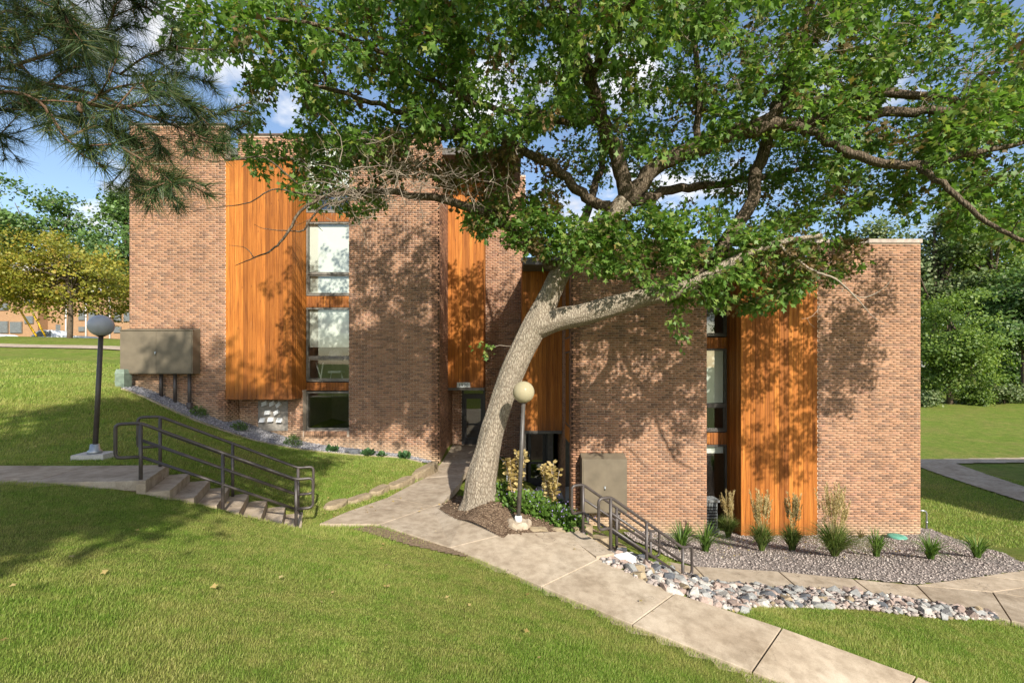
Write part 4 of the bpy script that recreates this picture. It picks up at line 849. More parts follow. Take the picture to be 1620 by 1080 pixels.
for x, y, rr in cand:
    mt = str(RNG.choice(list(CN), p=[.33, .30, .17, .12, .08])); q_ = RK[mt][int(RNG.integers(4))]
    o = bpy.data.objects.new('rock', q_); link(o); o.location = (x, y, h1(x, y)+rr*.35)
    o.rotation_euler = tuple(RNG.uniform(-.5, .5, 2))+(RNG.uniform(0, 6.28),); o.scale = (rr*RNG.uniform(.9, 1.25), rr*RNG.uniform(.8, 1.1), rr*RNG.uniform(.8, 1.2))
    pxx = CX+F*x/y; zn = 'beside the white block of the right steps' if pxx < 1010 else 'below the near handrail of the right steps' if pxx < 1100 else 'where the walk, the lawn and the rock bank meet' if pxx < 1200 else 'in the middle stretch of the bank along the walkway' if pxx < 1330 else 'in the bank in front of the largest reed grass' if pxx < 1450 else 'at the far right tip of the rock bank'
    sz_ = 'large' if rr > .10 else 'fist-sized' if rr < .075 else 'mid-sized'
    lb = f'{sz_} {CN[mt]} angular rock {zn}'; tag(o, lb, 'rock', lb.replace(' angular rock', ' rocks'))
pb = RNG.uniform(lo, hi, (9000, 2)); pb = pb[in_poly(pb[:, 0], pb[:, 1], P_)][:3600]
OCT = np.array([(1,0,0),(-1,0,0),(0,1,0),(0,-1,0),(0,0,1),(0,0,-1)], float); OCF = np.array([(0,2,4),(2,1,4),(1,3,4),(3,0,4),(2,0,5),(1,2,5),(3,1,5),(0,3,5)])
def pebbles(xy, smin, smax, lift=.3, flat=.7, top=False):
    n = len(xy); s = RNG.uniform(smin, smax, n); A = RNG.normal(size=(n, 3, 3)); Q = np.linalg.qr(A)[0]
    V = OCT[None]*RNG.uniform(.7, 1.3, (n, 6, 1)); V = np.einsum('nij,nkj->nki', Q, V); V[:, :, 2] *= flat; V *= s[:, None, None]
    z = H(xy[:, 0], xy[:, 1])+s*lift; V += np.stack([xy[:, 0], xy[:, 1], z], 1)[:, None]
    return V.reshape(-1, 3), (OCF[None]+(np.arange(n)*6)[:, None, None]).reshape(-1, 3)
Vp, Fp = pebbles(pb, .02, .058, .5); stuff_mesh('rock_chips', Vp, Fp, 'gravel', kind='stuff', label='small stone chips between the rocks of the bank')
def fill(poly, n):
    Pp = np.array(poly)[:, :2]; q = RNG.uniform(Pp.min(0), Pp.max(0), (n, 2)); return q[in_poly(q[:, 0], q[:, 1], Pp)]
Vp, Fp = pebbles(fill(bed_right, 42000)[:17000], .012, .026, 1.5); stuff_mesh('gravel', Vp, Fp, 'gravel', kind='stuff', label='tan and pink gravel covering the right bed')
Vp, Fp = pebbles(fill(bed_left, 30000)[:5500], .014, .028, 1.5); stuff_mesh('gravel', Vp, Fp, 'gravel_grey', kind='stuff', label='grey gravel along the foot of the left wall')
q = fill(bed_tree, 9000)[:3600]; Vp, Fp = pebbles(q, .010, .030, 1.2, .35); stuff_mesh('mulch', Vp, Fp, 'mulch', kind='stuff', label='wood mulch around the leaning trunk')
# low limestone retaining wall beside the entrance walk
stones = [((516,806),(545,797),2.85),((548,796),(585,786),2.9),((588,785),(612,776),2.95),((614,776),(652,762),3.0),((655,760),(690,742),3.1)]
lab = ['rounded tan edging stone nearest the left stairs', 'tan edging stone half hidden by fallen leaves, second from the stairs', 'short tan edging stone in the middle of the row beside the walk', 'long flat limestone slab beside the entrance walk', 'tall limestone block at the corner of the brick wall']
for i, ((ax, ay), (bx_, by_), zz) in enumerate(stones):
    a = G(ax, ay, -zz+.02)[:2]; b = G(bx_, by_, -zz-.05)[:2]; c = (a+b)/2; u = unit(b-a); v = np.array((-u[1], u[0])); L = np.linalg.norm(b-a)/2
    hgt = (.10, .08, .11, .12, .26)[i]; root = MB(); z0 = h1(*c)-.25; z1 = h1(*c)+hgt; n = 7; V = []; r_ = np.random.default_rng(i+3)
    for zq, sh in ((z0, 1), (z1-.04, 1), (z1, .86)):
        for k in range(12):
            an = 2*math.pi*k/12; e = 1/max(abs(math.cos(an)), abs(math.sin(an)))**.75
            q = c+u*L*math.cos(an)*e*sh*(1+r_.uniform(-.05, .05))+v*.15*math.sin(an)*e*sh*(1+r_.uniform(-.12, .12)); V.append((q[0], q[1], zq+r_.uniform(-.012, .012)))
    Fq = [(j*12+k, j*12+(k+1) % 12, (j+1)*12+(k+1) % 12, (j+1)*12+k) for j in range(2) for k in range(12)]+[tuple(24+k for k in range(12))]
    root.add(V, Fq); o = root.build('edging_stone', 'rock_tan', None, (c[0], c[1], z0)); tag(o, lab[i], 'stone', 'limestone edging stones')
for i, (px, py, sx, sy, lb) in enumerate(((848, 838, .19, .13, 'flat tan stone beside the footing of the amber lamp'), (884, 841, .17, .11, 'flat tan stone at the edge of the flower bed by the right landing'))):
    c = ground_at(px, py); o = bpy.data.objects.new('flat_stone', RK['rock_tan'][i]); link(o); o.location = (c[0], c[1], h1(c[0], c[1])+.02); o.scale = (sx, sy, .06); o.rotation_euler = (0, 0, -.3); tag(o, lb, 'stone', 'flat stones by the flower bed')
c = D(558, 712, 14.35); o = bpy.data.objects.new('boulder', RK['rock_dark'][1]); link(o); o.location = (c[0], c[1], h1(c[0], c[1])+.09); o.scale = (.2, .16, .17); tag(o, 'dark boulder against the shaded brick wall between two hostas', 'boulder')

# ------------------------------------------------------------------ plants
LEAF = np.array([(0,0,0),(.30,.35,.03),(.22,.75,.02),(0,1,-.05),(-.22,.75,.02),(-.30,.35,.03),(0,.45,-.03)]); LEAFF = np.array([(6,0,1),(6,1,2),(6,2,3),(6,3,4),(6,4,5),(6,5,0)])
def shrub(base, r, h, n, size, mat, label, cat='shrub', group=None, stems=5, name='shrub', seed=0):
    base = np.array(base, float); root = empty(name, base, label, cat, group); g = np.random.default_rng(seed)
    m = MB()
    for i in range(stems):
        a = g.uniform(0, 6.28); tip = base+(math.cos(a)*r*.6, math.sin(a)*r*.6, h*g.uniform(.6, .9)); m.tube(smooth_path([base-(0, 0, .05), (base+tip)/2+(0, 0, h*.15), tip], 3), [.008]*3+[.006]*3+[.004], 5)
    m.build('stem', 'bark_dark', root)
    P = unit(g.normal(size=(n, 3)))*g.uniform(.35, 1, (n, 1))**.5; P[:, 2] = np.abs(P[:, 2]); pos = base+P*np.array((r, r, h)); fw = unit(P+g.normal(size=(n, 3))*.6); nr = unit(g.normal(size=(n, 3))*.6+np.array((0, -.3, 1)))
    V, Fc = scatter(LEAF, LEAFF, pos, fw, nr, g.uniform(.7, 1.2, n)*size); stuff_mesh('foliage', V-base, Fc, mat, root); return root
for i, (px, py, d, r, h, lb) in enumerate(((314, 652, 14.0, .24, .30, 'small round shrub below the wide taupe cabinet'), (378, 678, 14.2, .26, .24, 'small dark shrub under the left cedar bay'), (463, 703, 14.3, .27, .36, 'leafy green shrub left of the lowest window'))):
    c = D(px, py, d); shrub((c[0], c[1], h1(c[0], c[1])), r, h, 420, .055, 'leaf_dark', lb, group='shrubs along the left wall', seed=i)
def hosta(base, r, label, seed):
    base = np.array(base, float); root = empty('hosta', base, label, 'hosta', 'hostas along the left wall'); g = np.random.default_rng(seed); n = 26
    a = g.uniform(0, 6.28, n); el = g.uniform(.2, 1.1, n); fw = np.stack([np.cos(a)*np.cos(el), np.sin(a)*np.cos(el), np.sin(el)], 1); pos = base+fw*(.02+g.uniform(0, .06, (n, 1)))
    V, Fc = scatter(LEAF*np.array((1.5, 1, -3)), LEAFF, pos, fw, np.array((0, 0, 1.))+fw*-.3, r*g.uniform(.7, 1.1, n)); stuff_mesh('foliage', V-base, Fc, 'hosta', root)
for i, (px, py, d, r, lb) in enumerate(((525, 714, 14.3, .20, 'small hosta below the lowest left window'), (582, 717, 14.4, .24, 'hosta just right of the dark boulder'), (604, 718, 14.45, .16, 'smallest hosta, middle of the three at the shaded wall'), (640, 722, 14.55, .24, 'hosta nearest the entrance corner of the wall'))):
    c = D(px, py, d); hosta((c[0], c[1], h1(c[0], c[1])), r, lb, i)
def blades(base, n, hgt, spread, wdt, seed, arch=.5, seg=5):
    g = np.random.default_rng(seed); a = g.uniform(0, 6.28, n); L = hgt*g.uniform(.65, 1.1, n); sp = spread*g.uniform(.2, 1, n); r0 = g.uniform(0, .05, n)
    t = np.linspace(0, 1, seg)[None]; rad = r0[:, None]+sp[:, None]*t**(1.6); z = L[:, None]*(t-arch*(t**3)*(sp/ (spread+1e-6))[:, None])
    X = base[0]+np.cos(a)[:, None]*rad; Y = base[1]+np.sin(a)[:, None]*rad; Z = base[2]+z; wv = wdt*(1-t**2*.9)*g.uniform(.7, 1.2, (n, 1))
    th = a+1.57+g.normal(0, .6, n); ex = np.cos(th)[:, None]*wv; ey = np.sin(th)[:, None]*wv
    V = np.stack([np.stack([X-ex, Y-ey, Z], -1), np.stack([X+ex, Y+ey, Z], -1)], 2).reshape(n, seg*2, 3); idx = np.arange(seg-1)*2
    q = np.stack([idx, idx+1, idx+3, idx+2], 1); return V.reshape(-1, 3), (q[None]+(np.arange(n)*seg*2)[:, None, None]).reshape(-1, 4), V[:, -2:].mean(1), a
def reed(px, py, z, hgt, spr, np_, label, seed):
    c = ground_at(px, py); base = np.array((c[0], c[1], c[2]+.02)); root = empty('reed_grass', base, label, 'ornamental grass', 'feather reed grasses in the tan gravel bed')
    V, Fc, _, _ = blades(base, int(300+340*spr), hgt*.66, spr, .008, seed, .55); stuff_mesh('foliage', V-base, Fc, 'reed', root)
    V, Fc, tips, a = blades(base, np_, hgt*.86, spr*.34,   .003, seed+50, .05, 4); stuff_mesh('stalks', V-base, Fc, 'plume', root)
    n = len(tips); m = 56; P = np.repeat(tips, m, 0); t = RNG.uniform(0, 1, (n*m, 1)); fw = np.repeat(np.stack([np.cos(a)*.18, np.sin(a)*.18, np.ones(n)], 1), m, 0); P = P+unit(fw)*(t-.35)*hgt*.3+RNG.normal(0, .007, (n*m, 3))*(1.1-t)
    V, Fc = scatter(np.array([(-.11, 0, 0), (.11, 0, 0), (0, 1, 0)]), np.array([(0, 1, 2)]), P, fw+RNG.normal(0, .4, (n*m, 3)), rdir(n*m), .072); stuff_mesh('plumes', V-base, Fc, 'plume', root)
reed(1152, 852, -4.85, 1.2, .46, 24, 'feather reed grass in the dark window recess', 1)
reed(1205, 873, -4.75, 1.28, .50, 36, 'feather reed grass at the left edge of the right cedar bay', 2)
reed(1253, 873, -4.75, 1.22, .42, 30, 'slim feather reed grass in front of the middle of the right cedar bay', 3)
reed(1320, 882, -4.72, 1.42, .85, 40, 'largest feather reed grass, in front of the sunlit right brick wall', 4)
def lily(px, py, z, hgt, spr, n, label, seed, mat='plant'):
    c = ground_at(px, py); base = np.array((c[0], c[1], c[2]+.02)); root = empty('daylily', base, label, 'daylily', 'daylilies in the tan gravel bed')
    V, Fc, _, _ = blades(base, n, hgt, spr, .011, seed, .6); stuff_mesh('foliage', V-base, Fc, mat, root)
lily(1078, 872, -4.7, .75, .75, 130, 'sprawling daylily next to the foot of the right steps', 11)
lily(1116, 874, -4.7, .85, .62, 120, 'tall thin daylily left of the window recess', 12)
lily(1386, 882, -4.7, .78, .36, 120, 'daylily below the sunlit brick wall, nearest the largest reed grass', 13)
lily(1472, 886, -4.7, .66, .5, 120, 'daylily in front of the right corner of the building', 14)
lily(1546, 884, -4.7, .62, .5, 110, 'rightmost daylily, at the lawn end of the gravel bed', 15)
lily(1362, 852, -4.8, .32, .28, 40, 'low dry brown daylily against the sunlit brick wall', 16, 'leaf_brown')
# flower bed by the steps
FBED = [(800,782,-2.98,.30),(822,797,-2.96,.30),(846,802,-2.95,.33),(868,812,-2.95,.33),(888,822,-2.93,.33),(903,832,-2.92,.28),(850,786,-3.1,.30),(880,798,-3.1,.30)]
flb = ['leafy bed plant touching the right side of the trunk', 'leafy bed plant just left of the amber lamp post', 'leafy bed plant just right of the amber lamp post', 'leafy bed plant in the middle of the front row by the steps', 'leafy bed plant second from the right steps', 'leafy bed plant overhanging the landing of the right steps', 'rear leafy plant behind the amber lamp post', 'rear leafy plant below the right dry yellow plant']
for i, (px, py, z, r) in enumerate(FBED):
    c = ground_at(px, py+8); b = tuple(c); s = shrub(b, r*1.05, .30, 460, .10, 'plant', flb[i], 'bed plant', 'leafy bed plants by the right steps', 6, 'bed_plant', 30+i)
    n = 26; P = np.array(b)+RNG.normal(size=(n, 3))*np.array((r*.55, r*.55, .05))+np.array((0, 0, .32)); V, Fc = scatter(LEAF, LEAFF, P, rdir(n), rdir(n), .03); stuff_mesh('blossoms', V-np.array(b), Fc, 'petal', s)
for i, (px, py, z, hh, lb) in enumerate(((814, 800, -3.02, 1.0, 'dry yellow plant left of the amber lamp post'), (874, 818, -3.0, 1.0, 'dry yellow plant right of the amber lamp post'))):
    c = ground_at(px, py); base = np.array(c); root = empty('dry_plant', base, lb, 'plant', 'dry yellow plants in the flower bed'); g = np.random.default_rng(60+i); m = MB(); pos = []; fw = []
    for s in range(9):
        a = g.uniform(0, 6.28); tip = base+(math.cos(a)*.2, math.sin(a)*.2, hh*g.uniform(.75, 1)); P = smooth_path([base, base*.5+tip*.5+(0, 0, .06), tip], 4); m.tube(P, [.007]*len(P), 5)
        for t in np.linspace(.25, 1, 12):
            k = base*(1-t)+tip*t+(0, 0, .06*math.sin(t*3.1))
            for _ in range(3): b_ = g.uniform(0, 6.28); pos.append(k); fw.append((math.cos(b_), math.sin(b_), g.uniform(-.2, .7)))
    m.build('stem', 'twig', root); n = len(pos); V, Fc = scatter(LEAF, LEAFF, np.array(pos), np.array(fw), rdir(n)+np.array((0, 0, 1)), g.uniform(.07, .13, n)); stuff_mesh('foliage', V-base, Fc, 'dryleaf', root)

# ------------------------------------------------------------------ far things at left
FBY = 56.0
fb = empty('far_building', (-55, FBY, 1.5), 'distant brick apartment block behind the yellowing tree at left', 'building')
t = NT('far_brick'); bt = t.node('ShaderNodeTexBrick'); t.link(t.coord('Object'), bt.inputs['Vector']); bt.inputs['Scale'].default_value = 1; bt.inputs['Brick Width'].default_value = .3; bt.inputs['Row Height'].default_value = .1; bt.inputs['Mortar Size'].default_value = .008
bt.inputs['Color1'].default_value = (.33, .18, .085, 1); bt.inputs['Color2'].default_value = (.27, .14, .068, 1); bt.inputs['Mortar'].default_value = (.4, .32, .22, 1)
mp = t.node('ShaderNodeMapping'); mp.inputs['Rotation'].default_value = (R(90), 0, 0); t.link(t.coord('Object'), mp.inputs[0]); t.link(mp.outputs[0], bt.inputs['Vector']); M['far_brick'] = t.finish(bt.outputs['Color'], .9)
fx = lambda px: xp(px, FBY); fz_ = lambda py: zp(py, FBY)
m = MB(); m.box((fx(-140), FBY, 0), (fx(60), FBY+9, fz_(432))); m.box((fx(88), FBY+.6, 0), (fx(330), FBY+9.5, fz_(462))); m.box((fx(60), FBY+1.2, 0), (fx(88), FBY+9, fz_(455))); m.build('wall', 'far_brick', fb)
m = MB(); m.add([(fx(-150), FBY-.8, fz_(430)), (fx(66), FBY-.8, fz_(430)), (fx(66), FBY+9, fz_(430)), (fx(-150), FBY+9, fz_(430)), (fx(-150), FBY-.8, fz_(427)), (fx(66), FBY-.8, fz_(427)), (fx(50), FBY+5, fz_(402)), (fx(-150), FBY+5, fz_(402))], [(0,3,2,1),(4,5,6,7),(0,1,5,4),(1,2,6,5),(2,3,7,6)]); m.build('roof', 'roofgrey', fb)
m = MB(); m.add([(fx(80), FBY-.2, fz_(463)), (fx(340), FBY-.2, fz_(463)), (fx(340), FBY+10, fz_(463)), (fx(80), FBY+10, fz_(463)), (fx(80), FBY-.2, fz_(460)), (fx(340), FBY-.2, fz_(460)), (fx(340), FBY+6, fz_(440)), (fx(80), FBY+6, fz_(440))], [(0,3,2,1),(4,5,6,7),(0,1,5,4),(1,2,6,5),(2,3,7,6)]); m.build('roof', 'roofgrey', fb)
for (a, b, c, d_, dy_) in ((-20,14,480,491,0),(-20,14,508,527,0),(17,36,509,527,0),(74,90,512,522,1.2),(118,128,490,506,.6),(134,146,490,510,.6),(118,128,516,524,.6),(174,186,493,508,.6),(190,203,493,508,.6),(174,186,516,526,.6),(40,54,470,482,0),(40,54,500,512,0)):
    m = MB(); m.box((fx(a), FBY+dy_-.12, fz_(d_)), (fx(b), FBY+dy_-.02, fz_(c))); o = m.build('window', 'greyframe', fb)
    m = MB(); m.box((fx(a)+.05, FBY+dy_-.16, fz_(d_)+.05), (fx(b)-.05, FBY+dy_-.13, fz_(c)-.05)); m.build('pane', 'acunit', o)
for px in (98, 130, 168): m = MB(); m.tube([(fx(px), FBY+.5, fz_(462)), (fx(px), FBY+.5, .5)], .09, 8); m.build('downspout', 'roofgrey', fb)
def car(label, x0, x1, y, z0, prof, glass, mat='carwhite', name='parked_car', wheels=((.2), (.8)), wr=.34, wid=1.85, cat='car'):
    """side profile (fractions of length, heights in m) extruded across, cabin narrowed"""
    L = x1-x0; root = empty(name, ((x0+x1)/2, y, z0), label, cat, 'vehicles in the parking lot'); m = MB(); n = len(prof); V = []
    for s in (-1, 1):
        for f, h in prof: V.append((x0+f*L, y+s*wid/2*(1-.14*max(0, h-.95)/.6), z0+h))
    m.add(V, [tuple(range(n-1, -1, -1)), tuple(range(n, 2*n))]+[(i, (i+1) % n, n+(i+1) % n, n+i) for i in range(n)]); m.build('body', mat, root)
    for g in glass:
        m = MB(); m.add([(x0+f*L, y-wid/2*(1-.14*max(0, h-.95)/.6)-.012, z0+h) for f, h in g], [tuple(range(len(g)))]); m.build('window', 'acunit', root)
    for f in wheels:
        for s in (-1, 1):
            m = MB(); V, Fq = tube([(x0+f*L, y+s*wid/2-.02*s-.22*(s > 0), z0+wr), (x0+f*L, y+s*wid/2-.02*s+.22*(s < 0), z0+wr)], wr, 18); m.add(V, Fq); o = m.build('wheel', 'tyre', root)
            m = MB(); V, Fq = tube([(x0+f*L, y+s*(wid/2), z0+wr), (x0+f*L, y+s*(wid/2+.01), z0+wr)], wr*.6, 14); m.add(V, Fq); m.build('rim', 'steel', o)
    for f, nm in ((.005, 'headlight'), (.99, 'tail_light')):
        for s in (-1, 1): m = MB(); m.box((x0+f*L-.03, y+s*.7-.12, z0+.68), (x0+f*L+.03, y+s*.7+.12, z0+.82)); m.build(nm, 'steel', root)
    return root
cy = 45.0; cz = zp(523, cy)-1.80
car('white pickup truck parked beyond the left lawn', xp(40, cy), xp(142, cy), cy, cz, [(0,.45),(0,.95),(.03,1.08),(.23,1.15),(.33,1.75),(.36,1.82),(.53,1.82),(.56,1.75),(.575,1.28),(.99,1.24),(1,.5)], [[(.275,1.18),(.345,1.68),(.415,1.7),(.415,1.18)],[(.43,1.18),(.43,1.7),(.53,1.7),(.545,1.18)]], name='pickup_truck', wr=.4, wid=1.98, cat='truck')
cy2 = 46.0; car('white sedan parked at the far left edge beyond the lawn', xp(-40, cy2), xp(37, cy2), cy2, zp(528.5, cy2)-1.45, [(0,.35),(0,.75),(.25,.92),(.38,1.36),(.45,1.44),(.66,1.42),(.82,1.0),(.98,.9),(1,.4)], [[(.30,.95),(.41,1.34),(.53,1.36),(.53,.95)],[(.55,.95),(.55,1.36),(.66,1.34),(.77,.98)]])
for i, (ax, ay, bx_, by_, lb) in enumerate(((30, 488, 58, 532, 'left yellow guard tube on a guy wire beyond the lawn'), (48, 488, 72, 532, 'right yellow guard tube on a guy wire in front of the white truck'))):
    a = D(ax, ay, 41.5); b = D(bx_, by_, 41.5); g0 = np.array((b[0], b[1], h1(b[0], b[1]))); g0[2] = min(g0[2], b[2]); root = empty('guy_wire_guard', g0, lb, 'cable guard', 'yellow guy wire guards')
    m = MB(); m.tube([a, b], .075, 8); m.build('guard', 'yellow', root); m = MB(); m.tube([a+(a-b)*2.2, g0+(b-a)*.05], .012, 5); m.build('wire', 'steel', root)
# the neighbouring block outside the frame whose shadow crosses the right lawn
nbz = -5.0; nb_ = empty('neighbouring_building', (30, 7, nbz), 'brick block outside the picture that shades the right lawn', 'building')
m = MB(); m.box((19.9, 3, nbz-.5), (42, 12, nbz+7.6)); m.build('wall', 'far_brick', nb_); m = MB(); m.box((19.7, 2.8, nbz+7.6), (42.2, 12.2, nbz+7.9)); m.build('roof', 'roofgrey', nb_)
for i in range(5):
    for k in range(3): m = MB(); m.box((21.5+i*4, 12.001, nbz+1+k*2.5), (23+i*4, 12.06, nbz+2.4+k*2.5)); m.build('window', 'acunit', nb_)
# ------------------------------------------------------------------ the leaning oak
def limb(pts): return [(D(px, py, d-.8), r*.915) for px, py, d, r in pts]
OAK = [
 limb([(760,818,9.55,.50),(760,803,9.55,.43),(760,788,9.55,.36),(761,762,9.52,.312),(769,722,9.5,.27),(778,685,9.5,.243),(787,655,9.5,.236),(797,625,9.5,.234),(818,571,9.5,.24),(838,531,9.5,.255),(856,497,9.5,.25),(872,462,9.5,.222),(888,430,9.5,.195),(905,402,9.5,.175),(935,372,9.5,.17),(965,345,9.4,.18),(990,318,9.3,.19)]),
 limb([(832,535,9.5,.20),(850,516,9.5,.27),(880,506,9.4,.235),(920,498,9.25,.22),(970,484,9.1,.20),(1020,470,8.95,.175),(1068,460,8.8,.15),(1115,440,8.7,.11),(1170,408,8.6,.085),(1230,385,8.5,.06),(1300,372,8.4,.035)]),
 limb([(888,432,9.5,.13),(870,416,9.45,.12),(838,388,9.35,.11),(800,355,9.2,.10),(745,328,9.0,.085),(665,312,8.8,.065),(585,302,8.5,.05),(515,312,8.3,.035)]),
 limb([(990,318,9.3,.16),(983,270,9.2,.155),(958,200,9.0,.14),(932,125,8.7,.125),(912,45,8.3,.11),(900,-50,8,.10),(880,-150,7.6,.07)]),
 limb([(990,318,9.3,.18),(1035,268,9.2,.165),(1100,234,9.0,.15),(1180,206,8.8,.14),(1280,192,8.6,.115),(1380,180,8.4,.09),(1490,176,8.2,.07),(1620,182,8.0,.05),(1760,170,7.9,.035)]),
 limb([(1180,206,8.8,.10),(1250,168,8.7,.095),(1340,154,8.6,.085),(1450,150,8.5,.07),(1570,168,8.3,.05),(1700,150,8.2,.03)]),
 limb([(1240,198,8.7,.08),(1300,216,8.4,.08),(1360,248,8.1,.075),(1450,262,7.8,.065),(1540,242,7.6,.05),(1640,222,7.4,.03)]),
 limb([(1095,450,8.75,.10),(1140,395,8.95,.12),(1180,335,9.2,.125),(1203,260,9.3,.12),(1232,165,9.2,.11),(1262,80,9.0,.09),(1285,-20,8.8,.07)]),
 limb([(985,330,9.35,.12),(945,324,9.3,.11),(905,292,9.2,.10),(862,254,9.1,.09),(800,226,9.0,.08),(730,210,8.7,.065),(640,180,8.4,.05),(550,150,8.1,.04),(470,125,7.8,.025)]),
 limb([(950,190,9.0,.08),(900,196,8.9,.075),(850,180,8.8,.065),(770,170,8.5,.055),(690,130,8.1,.045),(600,80,7.7,.035),(500,40,7.2,.03),(420,30,6.8,.02)]),
 limb([(1100,234,9.0,.075),(1106,150,8.9,.065),(1100,60,8.7,.05),(1090,-50,8.5,.035)]),
 limb([(1450,262,7.8,.05),(1500,300,7.5,.045),(1560,350,7.3,.035),(1625,382,7.1,.03),(1700,400,7,.02)]),
 limb([(1000,320,9.3,.10),(1060,300,9.9,.10),(1150,290,10.6,.085),(1260,270,11.2,.065),(1380,240,11.6,.045)]),
 limb([(905,402,9.5,.10),(930,330,10.2,.095),(950,250,11,.08),(940,160,11.6,.06),(900,60,12,.045)]),
 limb([(932,125,8.7,.08),(980,40,7.6,.075),(1020,-60,6.6,.06),(1040,-180,5.8,.045)]),
 limb([(912,45,8.3,.075),(840,-40,7.3,.065),(760,-120,6.4,.05),(660,-170,5.8,.035)]),
 limb([(515,312,8.3,.03),(480,330,8.2,.026),(452,372,8.1,.022),(430,395,8.05,.016),(402,408,8.0,.011),(372,420,8.0,.005)]),
 limb([(402,408,8.0,.009),(388,392,8.0,.006),(362,388,8.0,.003)]),
 limb([(585,302,8.5,.03),(540,318,8.4,.024),(505,330,8.3,.02),(482,362,8.3,.016),(468,366,8.3,.012),(420,362,8.2,.006),(402,355,8.2,.003)]),
 limb([(515,312,8.3,.022),(470,305,8.1,.016),(430,300,8.0,.012),(395,320,8.0,.010),(345,328,8.0,.007),(280,338,7.9,.003)]),
 limb([(470,290,7.9,.014),(420,250,7.8,.012),(380,252,7.8,.010),(330,255,7.7,.008),(290,236,7.7,.005),(262,226,7.7,.003)]),
 limb([(1230,385,8.5,.03),(1285,428,8.3,.022),(1320,440,8.2,.017),(1355,472,8.2,.012),(1380,500,8.2,.007),(1405,513,8.2,.003)]),
 limb([(1320,440,8.2,.012),(1360,470,8.25,.009),(1395,458,8.3,.005),(1412,440,8.3,.003)]),
]
oak_base = np.array((OAK[0][0][0][0], OAK[0][0][0][1], -2.72))
oak = empty('oak_tree', oak_base, 'large leaning oak with a forked pale trunk in front of the building', 'tree')
def limb_arrays(L, n=5): P = np.array([p for p, _ in L]); r = np.array([q for _, q in L]); S = smooth_path(np.hstack([P, r[:, None]]), n); return S[:, :3], np.maximum(S[:, 3], .002)
nodes = []; nrad = []
for i, L in enumerate(OAK):
    P, r = limb_arrays(L, 8 if i < 2 else 5); n = len(P)
    if i > 0:
        jit = RNG.normal(size=(n, 3))*np.minimum(r*.35, .025)[:, None]; jit[0] = 0; P = P+(jit if i > 1 else 0)
    m = MB(); sides = 64 if i == 0 else 40 if i == 1 else (16 if r[0] > .12 else 8)
    V, Fc = tube(P, r, sides); 
    if i < 2:                               # uneven trunk: root flare, furrows and lumps
        c = np.repeat(P, sides, 0); k = len(c); a = np.tile(np.arange(sides)*2*math.pi/sides, n); tt = np.repeat(np.arange(n), sides)
        amp = (np.where(tt < 12, .15*(1-tt/12.)**1.5, 0) if i == 0 else 0)+.022; fur = .022*np.sin(11*a+1.3*np.sin(tt*.35)+.5)+.016*np.sin(17*a+1.7*np.sin(tt*.23+2))
        lump = (.045 if i == 0 else .018)*np.sin(tt*.25+2*np.sin(a))*np.cos(a+tt*.13)
        V[:k] = c+(V[:k]-c)*(1+amp*np.sin(4*a+.7)+.6*amp*np.sin(7*a+2)+fur+lump)[:, None]
    m.add(V, Fc, True)
    if i == 0: 
        trunk = m.build('trunk', 'bark', oak)
    else: m.build('limb', 'bark' if i == 1 else ('bark_dark' if (r[0] > .028 or i in (16, 17, 18, 19, 20)) else 'twig'), oak)
    lo_ = 0 if i > 0 else int(.72*n)
    for k in range(lo_, n): nodes.append(P[k]); nrad.append(min(r[k], .05))
BL = [ # px, py, rx, ry, dmin, dmax, clusters
 (465,195,80,100,7.2,9.2,85),(550,270,80,60,7.6,9.2,75),(610,110,125,115,6.6,10.2,230),(770,105,140,110,6.2,10.8,280),(690,225,120,50,7.8,9.4,95),(800,290,90,55,8.2,9.8,80),
 (850,348,110,38,7.6,8.9,85),(955,372,120,50,7.4,8.8,125),(1070,392,115,62,7.4,8.8,150),(1180,425,100,58,7.5,8.8,125),(1068,498,22,42,8.0,8.5,9),(1270,395,70,55,7.6,8.8,55),(1330,405,50,28,7.8,8.6,14),(1570,345,60,40,6.8,7.8,22),(1480,310,80,35,7.2,8.6,30),
 (1040,115,150,125,6.6,11.2,290),(1240,95,170,110,6.6,11.2,300),(1440,105,180,120,6.4,10.2,310),(1585,245,110,95,6.2,8.8,120),(920,180,90,90,9.4,11.5,90),(895,362,75,34,7.5,8.1,60),(1290,300,90,50,9,11.5,80),(1430,275,120,50,7.2,9.6,75),(1215,285,110,70,8.6,11.2,100),(1120,250,120,70,9,11.6,70),(1370,215,110,60,9,11.6,70),
 (440,55,70,70,6.2,7.8,50),(335,45,62,55,5.6,6.8,34),(900,235,120,60,9.6,11.6,60),(560,20,150,60,5.8,8,70),(870,10,200,60,5.6,8,90),(1150,10,200,60,5.6,8,90)]
cl = []
for px, py, rx, ry, d0, d1, n in BL:
    q = RNG.normal(size=(n*3, 2)); q = q/np.maximum(1, np.linalg.norm(q, axis=1)/1.25)[:, None]; q = q[:n]*.8; dd = RNG.uniform(d0, d1, n)
    for (a, b), d in zip(q, dd): cl.append(D(px+a*rx, py+b*ry, d))
